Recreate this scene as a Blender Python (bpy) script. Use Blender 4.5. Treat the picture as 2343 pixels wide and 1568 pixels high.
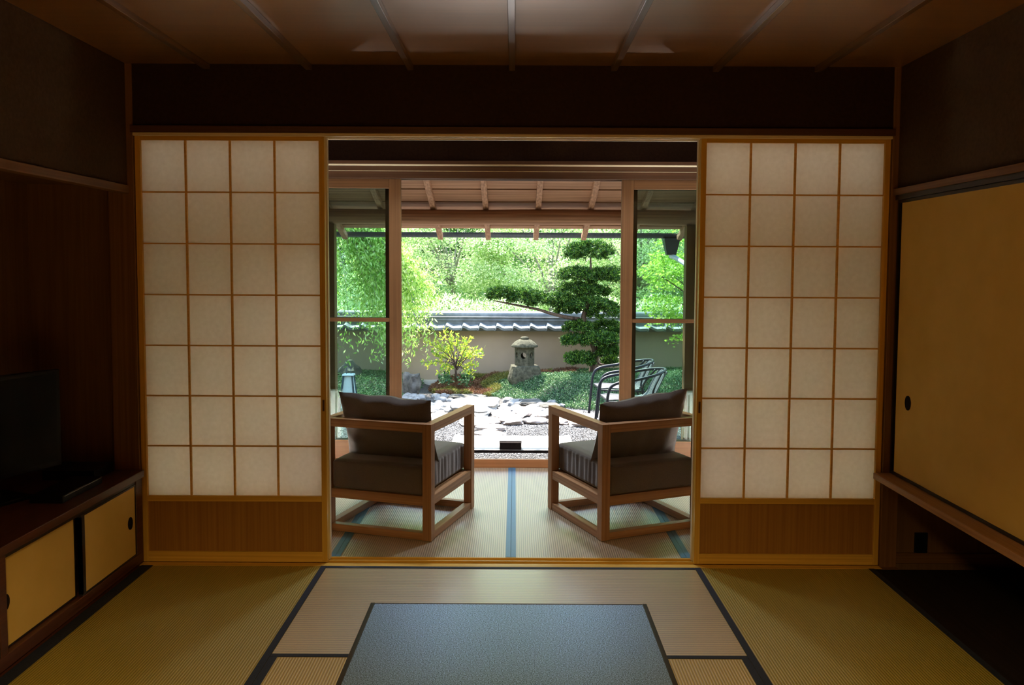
import bpy, math, random
import numpy as np
from mathutils import Vector, Matrix, noise

# ------------------------------------------------------------------ clear
for o in list(bpy.data.objects):
    bpy.data.objects.remove(o, do_unlink=True)
S = bpy.context.scene
COL = S.collection
PI = math.pi
R = math.radians

# ------------------------------------------------------------------ camera
FPX, CX, CY = 1860.0, 1177.0, 721.0          # measured for a 2343 x 1568 frame
cam_d = bpy.data.cameras.new('camera')
cam = bpy.data.objects.new('camera', cam_d)
COL.objects.link(cam)
cam.location = (0.012, 0.0, 1.44)
CM = Matrix.Rotation(PI/2 - R(3.323), 3, 'X') @ Matrix.Rotation(R(0.28), 3, 'Z')
cam.rotation_euler = CM.to_euler()
cam_d.sensor_fit = 'HORIZONTAL'
cam_d.sensor_width = 36.0
cam_d.lens = FPX/2343*36.0
cam_d.shift_x = -(CX - 1171.5)/2343
cam_d.shift_y = -(784 - CY)/2343
cam_d.clip_start = 0.05
cam_d.clip_end = 300
S.camera = cam
CL = Vector(cam.location)

# ------------------------------------------------------------------ world, sun, exposure
S.view_settings.view_transform = 'Standard'
S.view_settings.look = 'None'
S.view_settings.gamma = 1.0
S.view_settings.use_curve_mapping = False
S.view_settings.exposure = 1.0
try:
    S.cycles.use_denoising = True
    S.cycles.max_bounces = 10
    S.cycles.diffuse_bounces = 5
    S.cycles.glossy_bounces = 4
    S.cycles.transmission_bounces = 8
    S.cycles.transparent_max_bounces = 16
    S.cycles.sample_clamp_indirect = 6.0
except Exception:
    pass

W = bpy.data.worlds.new('sky')
S.world = W
W.use_nodes = True
wn = W.node_tree
wn.nodes.clear()
wo = wn.nodes.new('ShaderNodeOutputWorld')
wb = wn.nodes.new('ShaderNodeBackground')
wt = wn.nodes.new('ShaderNodeTexCoord')
ws = wn.nodes.new('ShaderNodeSeparateXYZ')
wr = wn.nodes.new('ShaderNodeValToRGB')
wr.color_ramp.elements[0].position = 0.0
wr.color_ramp.elements[0].color = (0.95, 1.0, 0.98, 1)
wr.color_ramp.elements[1].position = 0.8
wr.color_ramp.elements[1].color = (0.42, 0.62, 1.0, 1)
wn.links.new(wt.outputs['Generated'], ws.inputs[0])
wn.links.new(ws.outputs['Z'], wr.inputs[0])
wn.links.new(wr.outputs[0], wb.inputs['Color'])
wb.inputs['Strength'].default_value = 2.3
wn.links.new(wb.outputs[0], wo.inputs[0])

ROOM_FILL_W = 84.0
VERANDA_FILL_W = 7.0
FLOOR_FILL_W = 125.0
SUN_EL, SUN_AZ = 56.0, -22.0      # from behind the garden wall, a little to the left
sd = bpy.data.lights.new('sun', 'SUN')
sd.energy = 13.0
sd.angle = R(1.5)
sd.color = (1.0, 0.95, 0.86)
so = bpy.data.objects.new('sun', sd)
COL.objects.link(so)
sdir = Vector((math.sin(R(SUN_AZ))*math.cos(R(SUN_EL)), math.cos(R(SUN_AZ))*math.cos(R(SUN_EL)), math.sin(R(SUN_EL))))
so.rotation_euler = sdir.to_track_quat('Z', 'Y').to_euler()
so.location = (0, 20, 20)

# ------------------------------------------------------------------ helpers
def ray(u, v):
    return CM @ Vector(((u-CX)/FPX, -(v-CY)/FPX, -1.0))
def atY(u, v, y):
    d = ray(u, v); return CL + d*((y-CL.y)/d.y)
def atZ(u, v, z):
    d = ray(u, v); return CL + d*((z-CL.z)/d.z)

org = {}
def tag(o, label=None, cat=None, group=None, kind=None):
    if label: o['label'] = label
    if cat: o['category'] = cat
    if group: o['group'] = group
    if kind: o['kind'] = kind
    return o
def thing(name, label, cat, loc=(0, 0, 0), group=None, kind=None):
    o = bpy.data.objects.new(name, None)
    COL.objects.link(o)
    o.location = loc
    o.empty_display_size = 0.1
    org[o.name] = Vector(loc)
    return tag(o, label, cat, group, kind)
def copy_tree(o, parent=None):
    c = o.copy(); COL.objects.link(c); c.parent = parent
    for ch in list(o.children):
        copy_tree(ch, c)
    return c
def link(name, me, mat, parent=None, loc=None):
    me.materials.append(mat)
    o = bpy.data.objects.new(name, me)
    COL.objects.link(o)
    if parent is not None:
        o.parent = parent
        org[o.name] = org[parent.name]
    elif loc is not None:
        o.location = loc
        org[o.name] = Vector(loc)
    else:
        org[o.name] = Vector((0, 0, 0))
    return o
def fast_mesh(name, V, F, smooth=False):
    me = bpy.data.meshes.new(name)
    V = np.asarray(V, dtype=np.float32); F = np.asarray(F, dtype=np.int32)
    k = F.shape[1]
    me.vertices.add(len(V)); me.vertices.foreach_set('co', V.ravel())
    me.loops.add(F.size); me.loops.foreach_set('vertex_index', F.ravel())
    me.polygons.add(len(F)); me.polygons.foreach_set('loop_start', np.arange(0, F.size, k, dtype=np.int32))
    if smooth:
        me.polygons.foreach_set('use_smooth', np.ones(len(F), dtype=bool))
    me.update(calc_edges=True)
    me.validate()
    return me

class MB:
    def __init__(s):
        s.v = []; s.f = []
    def box(s, x0, x1, y0, y1, z0, z1):
        b = len(s.v)
        s.v += [(x0,y0,z0),(x1,y0,z0),(x1,y1,z0),(x0,y1,z0),(x0,y0,z1),(x1,y0,z1),(x1,y1,z1),(x0,y1,z1)]
        s.f += [tuple(b+i for i in q) for q in ((0,3,2,1),(4,5,6,7),(0,1,5,4),(1,2,6,5),(2,3,7,6),(3,0,4,7))]
        return s
    def hexa(s, pts):           # 8 points in the order of box()
        b = len(s.v); s.v += [tuple(p) for p in pts]
        s.f += [tuple(b+i for i in q) for q in ((0,3,2,1),(4,5,6,7),(0,1,5,4),(1,2,6,5),(2,3,7,6),(3,0,4,7))]
        return s
    def prism(s, poly, axis, a0, a1):
        # poly: list of 2D points, extruded along axis
        b = len(s.v); n = len(poly)
        def mk(p, a):
            if axis == 'x': return (a, p[0], p[1])
            if axis == 'y': return (p[0], a, p[1])
            return (p[0], p[1], a)
        s.v += [mk(p, a0) for p in poly] + [mk(p, a1) for p in poly]
        s.f.append(tuple(b+i for i in range(n))[::-1]); s.f.append(tuple(b+n+i for i in range(n)))
        for i in range(n):
            j = (i+1) % n
            s.f.append((b+i, b+j, b+n+j, b+n+i))
        return s
    def tube(s, pts, rad, n=8, cap=True, flat=1.0):
        pts = [Vector(p) for p in pts]
        if not hasattr(rad, '__len__'): rad = [rad]*len(pts)
        b = len(s.v); prev = None
        for i, p in enumerate(pts):
            t = (pts[min(i+1, len(pts)-1)] - pts[max(i-1, 0)]).normalized()
            if prev is None:
                a = Vector((0,0,1)) if abs(t.z) < .9 else Vector((1,0,0))
                u = (a - t*a.dot(t)).normalized()
            else:
                u = (prev - t*prev.dot(t)).normalized()
            prev = u; w = t.cross(u)
            for k in range(n):
                an = 2*PI*k/n
                s.v.append(tuple(p + u*(math.cos(an)*rad[i]*flat) + w*(math.sin(an)*rad[i])))
        m = len(pts)
        for i in range(m-1):
            for k in range(n):
                k2 = (k+1) % n
                s.f.append((b+i*n+k, b+i*n+k2, b+(i+1)*n+k2, b+(i+1)*n+k))
        if cap:
            s.f.append(tuple(b+k for k in range(n))[::-1])
            s.f.append(tuple(b+(m-1)*n+k for k in range(n)))
        return s
    def lathe(s, prof, n=24, c=(0,0,0), wob=0.0, seed=0):
        b = len(s.v); rnd = random.Random(seed)
        for (r, z) in prof:
            for k in range(n):
                a = 2*PI*k/n; rr = r*(1+wob*(rnd.random()-.5))
                s.v.append((c[0]+math.cos(a)*rr, c[1]+math.sin(a)*rr, c[2]+z))
        m = len(prof)
        for i in range(m-1):
            for k in range(n):
                k2 = (k+1) % n
                s.f.append((b+i*n+k, b+i*n+k2, b+(i+1)*n+k2, b+(i+1)*n+k))
        s.f.append(tuple(b+k for k in range(n))[::-1]); s.f.append(tuple(b+(m-1)*n+k for k in range(n)))
        return s
    def disc(s, c, axis, r, h, n=20, ry=None):
        ry = ry or r
        pr = [(math.cos(2*PI*k/n)*r, math.sin(2*PI*k/n)*ry) for k in range(n)]
        if axis == 'x': return s.prism([(c[1]+p[0], c[2]+p[1]) for p in pr], 'x', c[0]-h/2, c[0]+h/2)
        if axis == 'y': return s.prism([(c[0]+p[0], c[2]+p[1]) for p in pr], 'y', c[1]-h/2, c[1]+h/2)
        return s.prism([(c[0]+p[0], c[1]+p[1]) for p in pr], 'z', c[2]-h/2, c[2]+h/2)
    def build(s, name, mat, parent=None, loc=None, smooth=False, bevel=0.0, auto=None):
        o3 = Vector((0,0,0))
        if parent is not None: o3 = org[parent.name]
        elif loc is not None: o3 = Vector(loc)
        me = bpy.data.meshes.new(name)
        me.from_pydata([(p[0]-o3.x, p[1]-o3.y, p[2]-o3.z) for p in s.v], [], s.f)
        me.update()
        if smooth:
            for p in me.polygons: p.use_smooth = True
            if auto:
                try: me.set_sharp_from_angle(angle=R(auto))
                except Exception: pass
        o = link(name, me, mat, parent, loc)
        if bevel:
            m = o.modifiers.new('bevel', 'BEVEL'); m.width = bevel; m.segments = 2
            m.limit_method = 'ANGLE'; m.angle_limit = R(40)
        return o
def B(*a): return MB().box(*a)
def struct(name, mb, mat, bevel=0.0, **k):
    o = mb.build(name, mat, bevel=bevel, **k); o['kind'] = 'structure'; return o

# ------------------------------------------------------------------ materials
def new_mat(name):
    m = bpy.data.materials.new(name); m.use_nodes = True
    nt = m.node_tree; nt.nodes.clear()
    out = nt.nodes.new('ShaderNodeOutputMaterial')
    return m, nt, out
def N(nt, t, **kw):
    n = nt.nodes.new(t)
    for k, v in kw.items(): setattr(n, k, v)
    return n
def principled(nt, out, rough=.5, spec=.5, metal=0.0):
    p = N(nt, 'ShaderNodeBsdfPrincipled')
    p.inputs['Roughness'].default_value = rough
    p.inputs['Specular IOR Level'].default_value = spec
    p.inputs['Metallic'].default_value = metal
    nt.links.new(p.outputs[0], out.inputs[0])
    return p
def noise_mat(name, c1, c2, scale=(5,5,5), rough=.6, bump=0.0, spec=.4, detail=6, nscale=1.0, lo=.3, hi=.7, metal=0.0, bdist=.01):
    m, nt, out = new_mat(name)
    p = principled(nt, out, rough, spec, metal)
    tc = N(nt, 'ShaderNodeTexCoord'); mp = N(nt, 'ShaderNodeMapping')
    mp.inputs['Scale'].default_value = scale
    nz = N(nt, 'ShaderNodeTexNoise'); nz.inputs['Scale'].default_value = nscale; nz.inputs['Detail'].default_value = detail
    rp = N(nt, 'ShaderNodeValToRGB')
    rp.color_ramp.elements[0].position = lo; rp.color_ramp.elements[0].color = (*c1, 1)
    rp.color_ramp.elements[1].position = hi; rp.color_ramp.elements[1].color = (*c2, 1)
    nt.links.new(tc.outputs['Object'], mp.inputs[0]); nt.links.new(mp.outputs[0], nz.inputs['Vector'])
    nt.links.new(nz.outputs['Fac'], rp.inputs[0]); nt.links.new(rp.outputs[0], p.inputs['Base Color'])
    if bump:
        bp = N(nt, 'ShaderNodeBump'); bp.inputs['Strength'].default_value = bump; bp.inputs['Distance'].default_value = bdist
        nt.links.new(nz.outputs['Fac'], bp.inputs['Height']); nt.links.new(bp.outputs[0], p.inputs['Normal'])
    return m
def wood(name, c1, c2, axis, rough=.5, fine=90, spec=.4, bump=.15):
    sc = {'x': (1.2, fine, fine), 'y': (fine, 1.2, fine), 'z': (fine, fine, 1.2)}[axis]
    return noise_mat(name, c1, c2, sc, rough, bump, spec, 4, 1.0, .32, .68, bdist=.002)
def rush(name, axis, pitch, c1=(.40,.29,.075), c2=(.20,.13,.03), rough=.42, spec=.5, coat=0.0):
    # ribs run along the axis; colour and relief change across it
    m, nt, out = new_mat(name)
    p = principled(nt, out, rough, spec)
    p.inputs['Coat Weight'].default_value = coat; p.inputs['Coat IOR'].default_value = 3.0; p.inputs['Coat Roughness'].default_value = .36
    tc = N(nt, 'ShaderNodeTexCoord'); sp = N(nt, 'ShaderNodeSeparateXYZ')
    nt.links.new(tc.outputs['Object'], sp.inputs[0])
    mu = N(nt, 'ShaderNodeMath', operation='MULTIPLY'); mu.inputs[1].default_value = 2*PI/pitch
    nt.links.new(sp.outputs['Y' if axis == 'x' else 'X'], mu.inputs[0])
    sn = N(nt, 'ShaderNodeMath', operation='SINE'); nt.links.new(mu.outputs[0], sn.inputs[0])
    mr = N(nt, 'ShaderNodeMapRange'); mr.inputs[1].default_value = -1; mr.inputs[2].default_value = .35
    nt.links.new(sn.outputs[0], mr.inputs[0])
    nz = N(nt, 'ShaderNodeTexNoise'); mp = N(nt, 'ShaderNodeMapping')
    mp.inputs['Scale'].default_value = (600, 60, 1) if axis == 'x' else (60, 600, 1)
    nt.links.new(tc.outputs['Object'], mp.inputs[0]); nt.links.new(mp.outputs[0], nz.inputs['Vector'])
    nz.inputs['Scale'].default_value = 1.0
    mx = N(nt, 'ShaderNodeMix', data_type='RGBA')
    mx.inputs[6].default_value = (*c2, 1); mx.inputs[7].default_value = (*c1, 1)
    nt.links.new(mr.outputs[0], mx.inputs[0])
    hv = N(nt, 'ShaderNodeHueSaturation'); nt.links.new(mx.outputs[2], hv.inputs['Color'])
    m2 = N(nt, 'ShaderNodeMapRange'); m2.inputs[3].default_value = .75; m2.inputs[4].default_value = 1.25
    nt.links.new(nz.outputs['Fac'], m2.inputs[0]); nt.links.new(m2.outputs[0], hv.inputs['Value'])
    nt.links.new(hv.outputs[0], p.inputs['Base Color'])
    bp = N(nt, 'ShaderNodeBump'); bp.inputs['Strength'].default_value = .5; bp.inputs['Distance'].default_value = .0012
    nt.links.new(sn.outputs[0], bp.inputs['Height']); nt.links.new(bp.outputs[0], p.inputs['Normal'])
    return m
def leaf_mat(name, cols, trans=.45, rough=.5):
    m, nt, out = new_mat(name)
    ge = N(nt, 'ShaderNodeNewGeometry'); rp = N(nt, 'ShaderNodeValToRGB')
    els = rp.color_ramp.elements
    while len(els) < len(cols): els.new(.5)
    for i, c in enumerate(cols):
        els[i].position = i/(len(cols)-1); els[i].color = (*c, 1)
    nt.links.new(ge.outputs['Random Per Island'], rp.inputs[0])
    p = N(nt, 'ShaderNodeBsdfPrincipled'); p.inputs['Roughness'].default_value = rough
    p.inputs['Specular IOR Level'].default_value = .35
    t = N(nt, 'ShaderNodeBsdfTranslucent'); mx = N(nt, 'ShaderNodeMixShader'); mx.inputs[0].default_value = trans
    nt.links.new(rp.outputs[0], p.inputs['Base Color']); nt.links.new(rp.outputs[0], t.inputs['Color'])
    nt.links.new(p.outputs[0], mx.inputs[1]); nt.links.new(t.outputs[0], mx.inputs[2]); nt.links.new(mx.outputs[0], out.inputs[0])
    return m
def paper_mat(name, col, trans):
    m, nt, out = new_mat(name)
    d = N(nt, 'ShaderNodeBsdfDiffuse'); t = N(nt, 'ShaderNodeBsdfTranslucent'); mx = N(nt, 'ShaderNodeMixShader')
    mx.inputs[0].default_value = trans
    tc = N(nt, 'ShaderNodeTexCoord'); nz = N(nt, 'ShaderNodeTexNoise'); nz.inputs['Scale'].default_value = 45; nz.inputs['Detail'].default_value = 5
    rp = N(nt, 'ShaderNodeValToRGB')
    rp.color_ramp.elements[0].position = .3; rp.color_ramp.elements[0].color = (col[0]*.93, col[1]*.92, col[2]*.9, 1)
    rp.color_ramp.elements[1].position = .7; rp.color_ramp.elements[1].color = (*col, 1)
    nt.links.new(tc.outputs['Object'], nz.inputs['Vector']); nt.links.new(nz.outputs['Fac'], rp.inputs[0])
    nt.links.new(rp.outputs[0], d.inputs[0]); nt.links.new(rp.outputs[0], t.inputs[0])
    nt.links.new(d.outputs[0], mx.inputs[1]); nt.links.new(t.outputs[0], mx.inputs[2]); nt.links.new(mx.outputs[0], out.inputs[0])
    return m
def glass_mat(name):
    m, nt, out = new_mat(name)
    tr = N(nt, 'ShaderNodeBsdfTransparent'); tr.inputs[0].default_value = (.80, .89, .87, 1)
    gl = N(nt, 'ShaderNodeBsdfGlossy'); gl.inputs['Roughness'].default_value = .01
    lw = N(nt, 'ShaderNodeFresnel'); lw.inputs[0].default_value = 1.5
    mx = N(nt, 'ShaderNodeMixShader')
    nt.links.new(lw.outputs[0], mx.inputs[0]); nt.links.new(tr.outputs[0], mx.inputs[1]); nt.links.new(gl.outputs[0], mx.inputs[2])
    nt.links.new(mx.outputs[0], out.inputs[0])
    return m

HIN1, HIN2 = (.52,.29,.035), (.68,.40,.065)
M = {}
for ax in 'xyz':
    M['hinoki_'+ax] = wood('pale_cypress_'+ax, HIN1, HIN2, ax, .42)
    M['cedar_'+ax] = wood('brown_cedar_'+ax, (.13,.055,.018), (.20,.095,.034), ax, .5)
    M['oak_'+ax] = wood('chair_oak_'+ax, (.24,.115,.045), (.38,.20,.09), ax, .45)
    M['eave_'+ax] = wood('eave_timber_'+ax, (.28,.14,.07), (.52,.29,.16), ax, .7, 60)
M['board'] = wood('reddish_lower_board', (.28,.125,.018), (.36,.175,.03), 'z', .5)
M['daylit_x'] = wood('daylit_cypress_x', (.62,.50,.30), (.74,.62,.40), 'x', .45)  # cypress lightened to carry daylight on edges and undersides
M['daylit_z'] = wood('daylit_cypress_z', (.62,.50,.30), (.74,.62,.40), 'z', .45)
M['dark_x'] = wood('dark_head_beam', (.060,.024,.009), (.095,.040,.016), 'x', .5)
M['lattice'] = wood('lit_lattice_wood', (.68,.38,.09), (.80,.48,.14), 'x', .45)  # lighter than the stiles, light on the lattice put into its colour
M['ceiling'] = wood('ceiling_boards', (.19,.105,.028), (.27,.155,.048), 'x', .38, 40, .5)
_p = [n_ for n_ in M['ceiling'].node_tree.nodes if n_.type == 'BSDF_PRINCIPLED'][0]
_p.inputs['Coat Weight'].default_value = 1.0; _p.inputs['Coat Tint'].default_value = (1.0, .80, .55, 1); _p.inputs['Coat IOR'].default_value = 2.6; _p.inputs['Coat Roughness'].default_value = .35
M['batten'] = wood('ceiling_batten', (.13,.07,.028), (.19,.10,.045), 'y', .3, 90, .8)
_p = [n_ for n_ in M['batten'].node_tree.nodes if n_.type == 'BSDF_PRINCIPLED'][0]
_p.inputs['Coat Weight'].default_value = 1.0; _p.inputs['Coat IOR'].default_value = 2.2; _p.inputs['Coat Roughness'].default_value = .25
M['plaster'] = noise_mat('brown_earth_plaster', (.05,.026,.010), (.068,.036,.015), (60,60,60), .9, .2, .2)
M['plaster_red'] = noise_mat('reddish_alcove_board', (.12,.055,.02), (.16,.08,.03), (60,60,2), .7, .1, .3)
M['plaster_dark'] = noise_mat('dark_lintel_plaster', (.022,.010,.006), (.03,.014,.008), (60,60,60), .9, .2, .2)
M['lacquer'] = noise_mat('black_lacquer', (.010,.007,.006), (.016,.011,.009), (20,20,20), .35, 0, .4)
M['cream'] = noise_mat('cream_fusuma_paper', (.62,.42,.10), (.68,.47,.13), (6,6,6), .8, .05, .25)
M['darkwood'] = wood('dark_red_counter', (.055,.016,.008), (.10,.032,.014), 'y', .35)
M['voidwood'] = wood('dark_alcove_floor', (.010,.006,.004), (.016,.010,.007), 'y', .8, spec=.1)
M['blockwood'] = noise_mat('dark_block', (.012,.008,.008), (.02,.014,.013), (30,30,30), .95, 0, .1)
M['paper'] = paper_mat('shoji_paper', (.97,.89,.77), .8)
M['rush_x'] = rush('rush_ribs_across', 'x', .0185, coat=1.0)  # same rush, heavier coat than the other mats to hold the doorway glare
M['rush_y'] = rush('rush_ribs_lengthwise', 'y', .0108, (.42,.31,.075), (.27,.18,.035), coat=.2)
M['rush_fine'] = rush('rush_ribs_side', 'y', .0108, (.33,.25,.035), (.22,.16,.018), coat=.15)
M['rush_hall'] = rush('rush_ribs_veranda', 'y', .0112, (.44,.34,.22), (.18,.13,.075), coat=.5)
M['heri'] = noise_mat('navy_border_cloth', (.008,.010,.016), (.014,.018,.03), (200,200,200), .75, .1, .3)
M['heri_blue'] = noise_mat('blue_border_cloth', (.035,.13,.24), (.05,.18,.31), (300,300,300), .45, .1, .8)
M['fabric'] = noise_mat('grey_brown_upholstery', (.085,.068,.06), (.115,.094,.084), (300,300,300), .75, .15, .3)
for n_ in M['fabric'].node_tree.nodes:
    if n_.type == 'BSDF_PRINCIPLED':
        n_.inputs['Sheen Weight'].default_value = .8; n_.inputs['Sheen Roughness'].default_value = .35
M['glass'] = glass_mat('door_glass')
M['metal'] = noise_mat('gutter_metal', (.05,.065,.075), (.08,.10,.11), (30,30,30), .4, 0, .5, metal=.4)
M['whitemetal'] = noise_mat('pale_downpipe', (.65,.68,.7), (.75,.78,.8), (30,30,30), .35, 0, .5)
M['blackmetal'] = noise_mat('black_tube', (.008,.010,.014), (.014,.017,.022), (30,30,30), .5, 0, .3)
M['strap'] = noise_mat('grey_woven_straps', (.09,.085,.09), (.16,.15,.16), (8,120,8), .45, .2, .5)
M['granite'] = noise_mat('speckled_glare_tabletop', (.10,.15,.24), (.50,.70,1.0), (300,300,300), .42, .25, .5, 2, 1.0, .36, .66, metal=.9, bdist=.0006)  # bluish metallic colour stands in for blue light reflected in the black top
M['black_plastic'] = noise_mat('black_plastic', (.004,.004,.005), (.006,.006,.007), (30,30,30), .4, 0, .2)
M['screen'] = noise_mat('dark_screen', (.002,.0025,.003), (.003,.0035,.004), (3,3,3), .3, 0, .15)
M['chrome'] = noise_mat('highlight_metal', (.4,.4,.4), (.5,.5,.5), (3,3,3), .25, 0, .5, metal=1)
M['wallbeige'] = noise_mat('beige_garden_plaster', (.36,.28,.20), (.41,.32,.235), (2,2,2), .9, .1, .2)
M['concrete'] = noise_mat('pale_concrete', (.5,.47,.42), (.62,.59,.53), (8,8,8), .9, .2, .2)
M['tile'] = noise_mat('grey_roof_tile', (.11,.12,.12), (.20,.215,.22), (9,9,9), .5, .05, .5)
for n_ in M['tile'].node_tree.nodes:
    if n_.type == 'BSDF_PRINCIPLED': n_.inputs['IOR'].default_value = 1.5
M['stone'] = noise_mat('mossy_grey_stone', (.030,.030,.018), (.105,.098,.062), (22,22,22), .9, .6, .2, bdist=.02)
M['rock'] = noise_mat('dark_rock', (.04,.037,.032), (.17,.155,.13), (9,9,9), .9, .7, .2, bdist=.03)
M['paleston'] = noise_mat('pale_stepping_stone', (.22,.18,.155), (.42,.36,.32), (7,7,7), .85, .4, .3, bdist=.02)
M['cobble'] = noise_mat('white_cobble', (.17,.16,.145), (.36,.34,.31), (12,12,12), .8, .3, .3)
M['pebble'] = leaf_mat('gravel_pebbles', [(.03,.03,.03),(.13,.12,.115),(.26,.245,.235),(.44,.42,.40)], 0.0, .8)
M['earth'] = noise_mat('gravel_bed', (.04,.036,.033), (.14,.13,.12), (70,70,70), .95, .6, .2, 3, bdist=.01)
M['soil'] = noise_mat('garden_soil', (.035,.028,.015), (.09,.07,.035), (12,12,12), .95, .5, .2)
M['hill'] = noise_mat('hillside', (.05,.10,.02), (.12,.22,.06), (1.5,1.5,1.5), .95, .5, .1)
M['bark'] = noise_mat('bark', (.05,.035,.025), (.15,.105,.075), (30,30,5), .9, .7, .2, bdist=.02)
M['bark_grey'] = noise_mat('grey_bark', (.16,.15,.13), (.34,.32,.29), (20,20,4), .9, .6, .2, bdist=.02)
M['deck'] = wood('weathered_step_boards', (.50,.47,.43), (.72,.69,.65), 'x', .5)
M['lampwhite'] = noise_mat('white_lamp_panel', (.75,.76,.78), (.82,.83,.85), (3,3,3), .6, 0, .3)
M['slate'] = noise_mat('slate_blue_frame', (.03,.05,.07), (.05,.08,.105), (9,9,9), .5, 0, .4)
M['maple'] = leaf_mat('maple_leaves', [(.14,.29,.08),(.42,.60,.24),(.76,.87,.50),(1.0,1.0,.84)], .6)
M['maple_yellow'] = leaf_mat('maple_yellow_leaves', [(.14,.34,.04),(.38,.60,.08),(.62,.76,.18)], .55)
M['forest'] = leaf_mat('forest_leaves', [(.10,.25,.08),(.32,.52,.21),(.72,.84,.52)], .55)
M['weeping'] = leaf_mat('weeping_leaves', [(.16,.36,.05),(.46,.66,.14),(.80,.90,.42)], .55)
M['pine'] = leaf_mat('clipped_needles', [(.006,.022,.004),(.016,.065,.008),(.045,.135,.014),(.17,.29,.03)], .2)
M['yellow'] = leaf_mat('yellow_shrub_leaves', [(.16,.34,.06),(.42,.54,.05),(.70,.68,.08)], .45)
M['cover'] = leaf_mat('ground_cover', [(.015,.06,.02),(.045,.13,.04),(.12,.24,.085),(.34,.45,.24)], .25)
M['moss_red'] = leaf_mat('russet_moss', [(.07,.03,.016),(.20,.085,.042),(.34,.19,.09)], .2)
M['moss_green'] = leaf_mat('gold_green_moss', [(.06,.085,.02),(.20,.20,.035),(.38,.34,.08)], .25)

# ================================================================== ROOM
HW = 1.82                 # half width of the room
CEIL = 2.39
YB = -1.4                 # wall behind the camera
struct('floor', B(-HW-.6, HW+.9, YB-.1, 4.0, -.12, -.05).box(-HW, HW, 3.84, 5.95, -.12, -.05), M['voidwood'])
mb = B(-1.99, 1.99, YB, 3.88, CEIL, CEIL+.05)
struct('ceiling', mb, M['ceiling'])
for k in range(-3, 4):
    x = -.004 + .478*k
    tag(struct('trim_%d' % (k+4), B(x-.014, x+.014, YB, 3.88, CEIL-.026, CEIL), M['batten'], .002), 'narrow wooden ceiling batten')
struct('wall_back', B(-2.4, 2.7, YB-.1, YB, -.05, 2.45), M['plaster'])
# front wall above the screens
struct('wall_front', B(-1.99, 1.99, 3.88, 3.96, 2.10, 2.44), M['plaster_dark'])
struct('trim_8', B(-1.80, 1.80, 3.862, 3.98, 2.068, 2.10), M['dark_x'], .002)
tm = MB()
for (a, b) in ((3.868,3.882),(3.918,3.928),(3.963,3.978)):
    tm.box(-1.79, 1.79, a, b, 2.054, 2.068)
struct('trim_9', tm, M['daylit_x'], .001)
# sill with grooves
tm = B(-1.79, 1.79, 3.842, 3.972, -.03, -.012)
for (a, b) in ((3.842,3.884),(3.918,3.928),(3.962,3.972)):
    tm.box(-1.79, 1.79, a, b, -.012, 0.0)
struct('trim_10', tm, M['hinoki_x'], .001)
# corner posts
struct('trim_11', B(-1.915, -1.792, 3.872, 3.97, -.05, CEIL), M['cedar_z'], .003)
struct('trim_12', B(1.792, 1.872, 3.872, 3.97, -.05, CEIL), M['cedar_z'], .003)
# left wall: upper part, lintel, alcove
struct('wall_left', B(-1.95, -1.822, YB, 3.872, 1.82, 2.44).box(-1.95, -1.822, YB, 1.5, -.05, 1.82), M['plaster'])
struct('trim_13', B(-1.86, -1.812, 1.5, 3.872, 1.783, 1.82), M['cedar_y'], .002)
struct('wall_alcove', B(-2.40, -2.33, 1.4, 4.0, -.05, 1.9).box(-2.33, -1.915, 3.93, 4.0, -.05, 1.9).box(-2.33, -1.90, 1.4, 1.5, -.05, 1.9).box(-2.33, -1.862, 1.5, 3.93, 1.83, 1.9), M['plaster_red'])
# right wall: upper part, beam, hanging closet
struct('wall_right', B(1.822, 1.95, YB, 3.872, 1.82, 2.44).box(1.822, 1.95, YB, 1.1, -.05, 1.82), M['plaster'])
struct('trim_14', B(1.80, 1.88, 1.1, 3.872, 1.79, 1.82), M['cedar_y'], .002)
struct('trim_15', B(1.812, 1.88, 1.1, 3.872, 1.768, 1.79), M['lacquer'])
struct('trim_16', B(1.747, 1.90, 1.1, 3.872, .432, .462), M['oak_y'], .002)
struct('wall_closet', B(2.60, 2.68, 1.0, 4.0, -.05, 1.9).box(1.872, 2.60, 3.93, 4.0, -.05, 1.9).box(1.9, 2.60, 1.0, 1.1, -.05, 1.9)
       .box(1.90, 2.60, 1.1, 3.93, .434, .46).box(1.88, 2.60, 1.1, 3.93, 1.83, 1.9), M['plaster_red'])
struct('baseboard_right', B(1.872, 2.60, 3.915, 3.93, 0, .05), M['cedar_x'])
# wood strips along the mats
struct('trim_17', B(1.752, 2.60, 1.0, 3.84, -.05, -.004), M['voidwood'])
struct('trim_18', B(1.60, 1.872, 3.842, 3.872, -.05, -.002).box(-1.915,-1.6,3.842,3.872,-.05,-.002), M['cedar_x'])

# ---- fusuma on the right
def ring_frame(x0, x1, ya, yb, za, zb, w):
    return (MB().box(x0, x1, ya, yb, za, za+w).box(x0, x1, ya, yb, zb-w, zb)
            .box(x0, x1, ya, ya+w, za+w, zb-w).box(x0, x1, yb-w, yb, za+w, zb-w))
t = thing('fusuma_door', 'large cream sliding closet door in thin black frame on the right wall', 'sliding door', (1.84, 3.2, .462))
ring_frame(1.824, 1.848, 2.55, 3.868, .464, 1.767, .014).build('frame', M['lacquer'], t)
pn = B(1.828, 1.842, 2.565, 3.835, .478, 1.753).build('door_panel', M['cream'], t)
MB().disc((1.827, 3.716, .826), 'x', .026, .005, 24, .034).build('door_pull', M['blockwood'], pn)
t = thing('fusuma_door', 'nearer cream closet door at the very right, mostly out of view', 'sliding door', (1.86, 1.8, .462))
ring_frame(1.850, 1.872, 1.11, 2.62, .464, 1.767, .014).build('frame', M['lacquer'], t)
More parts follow.
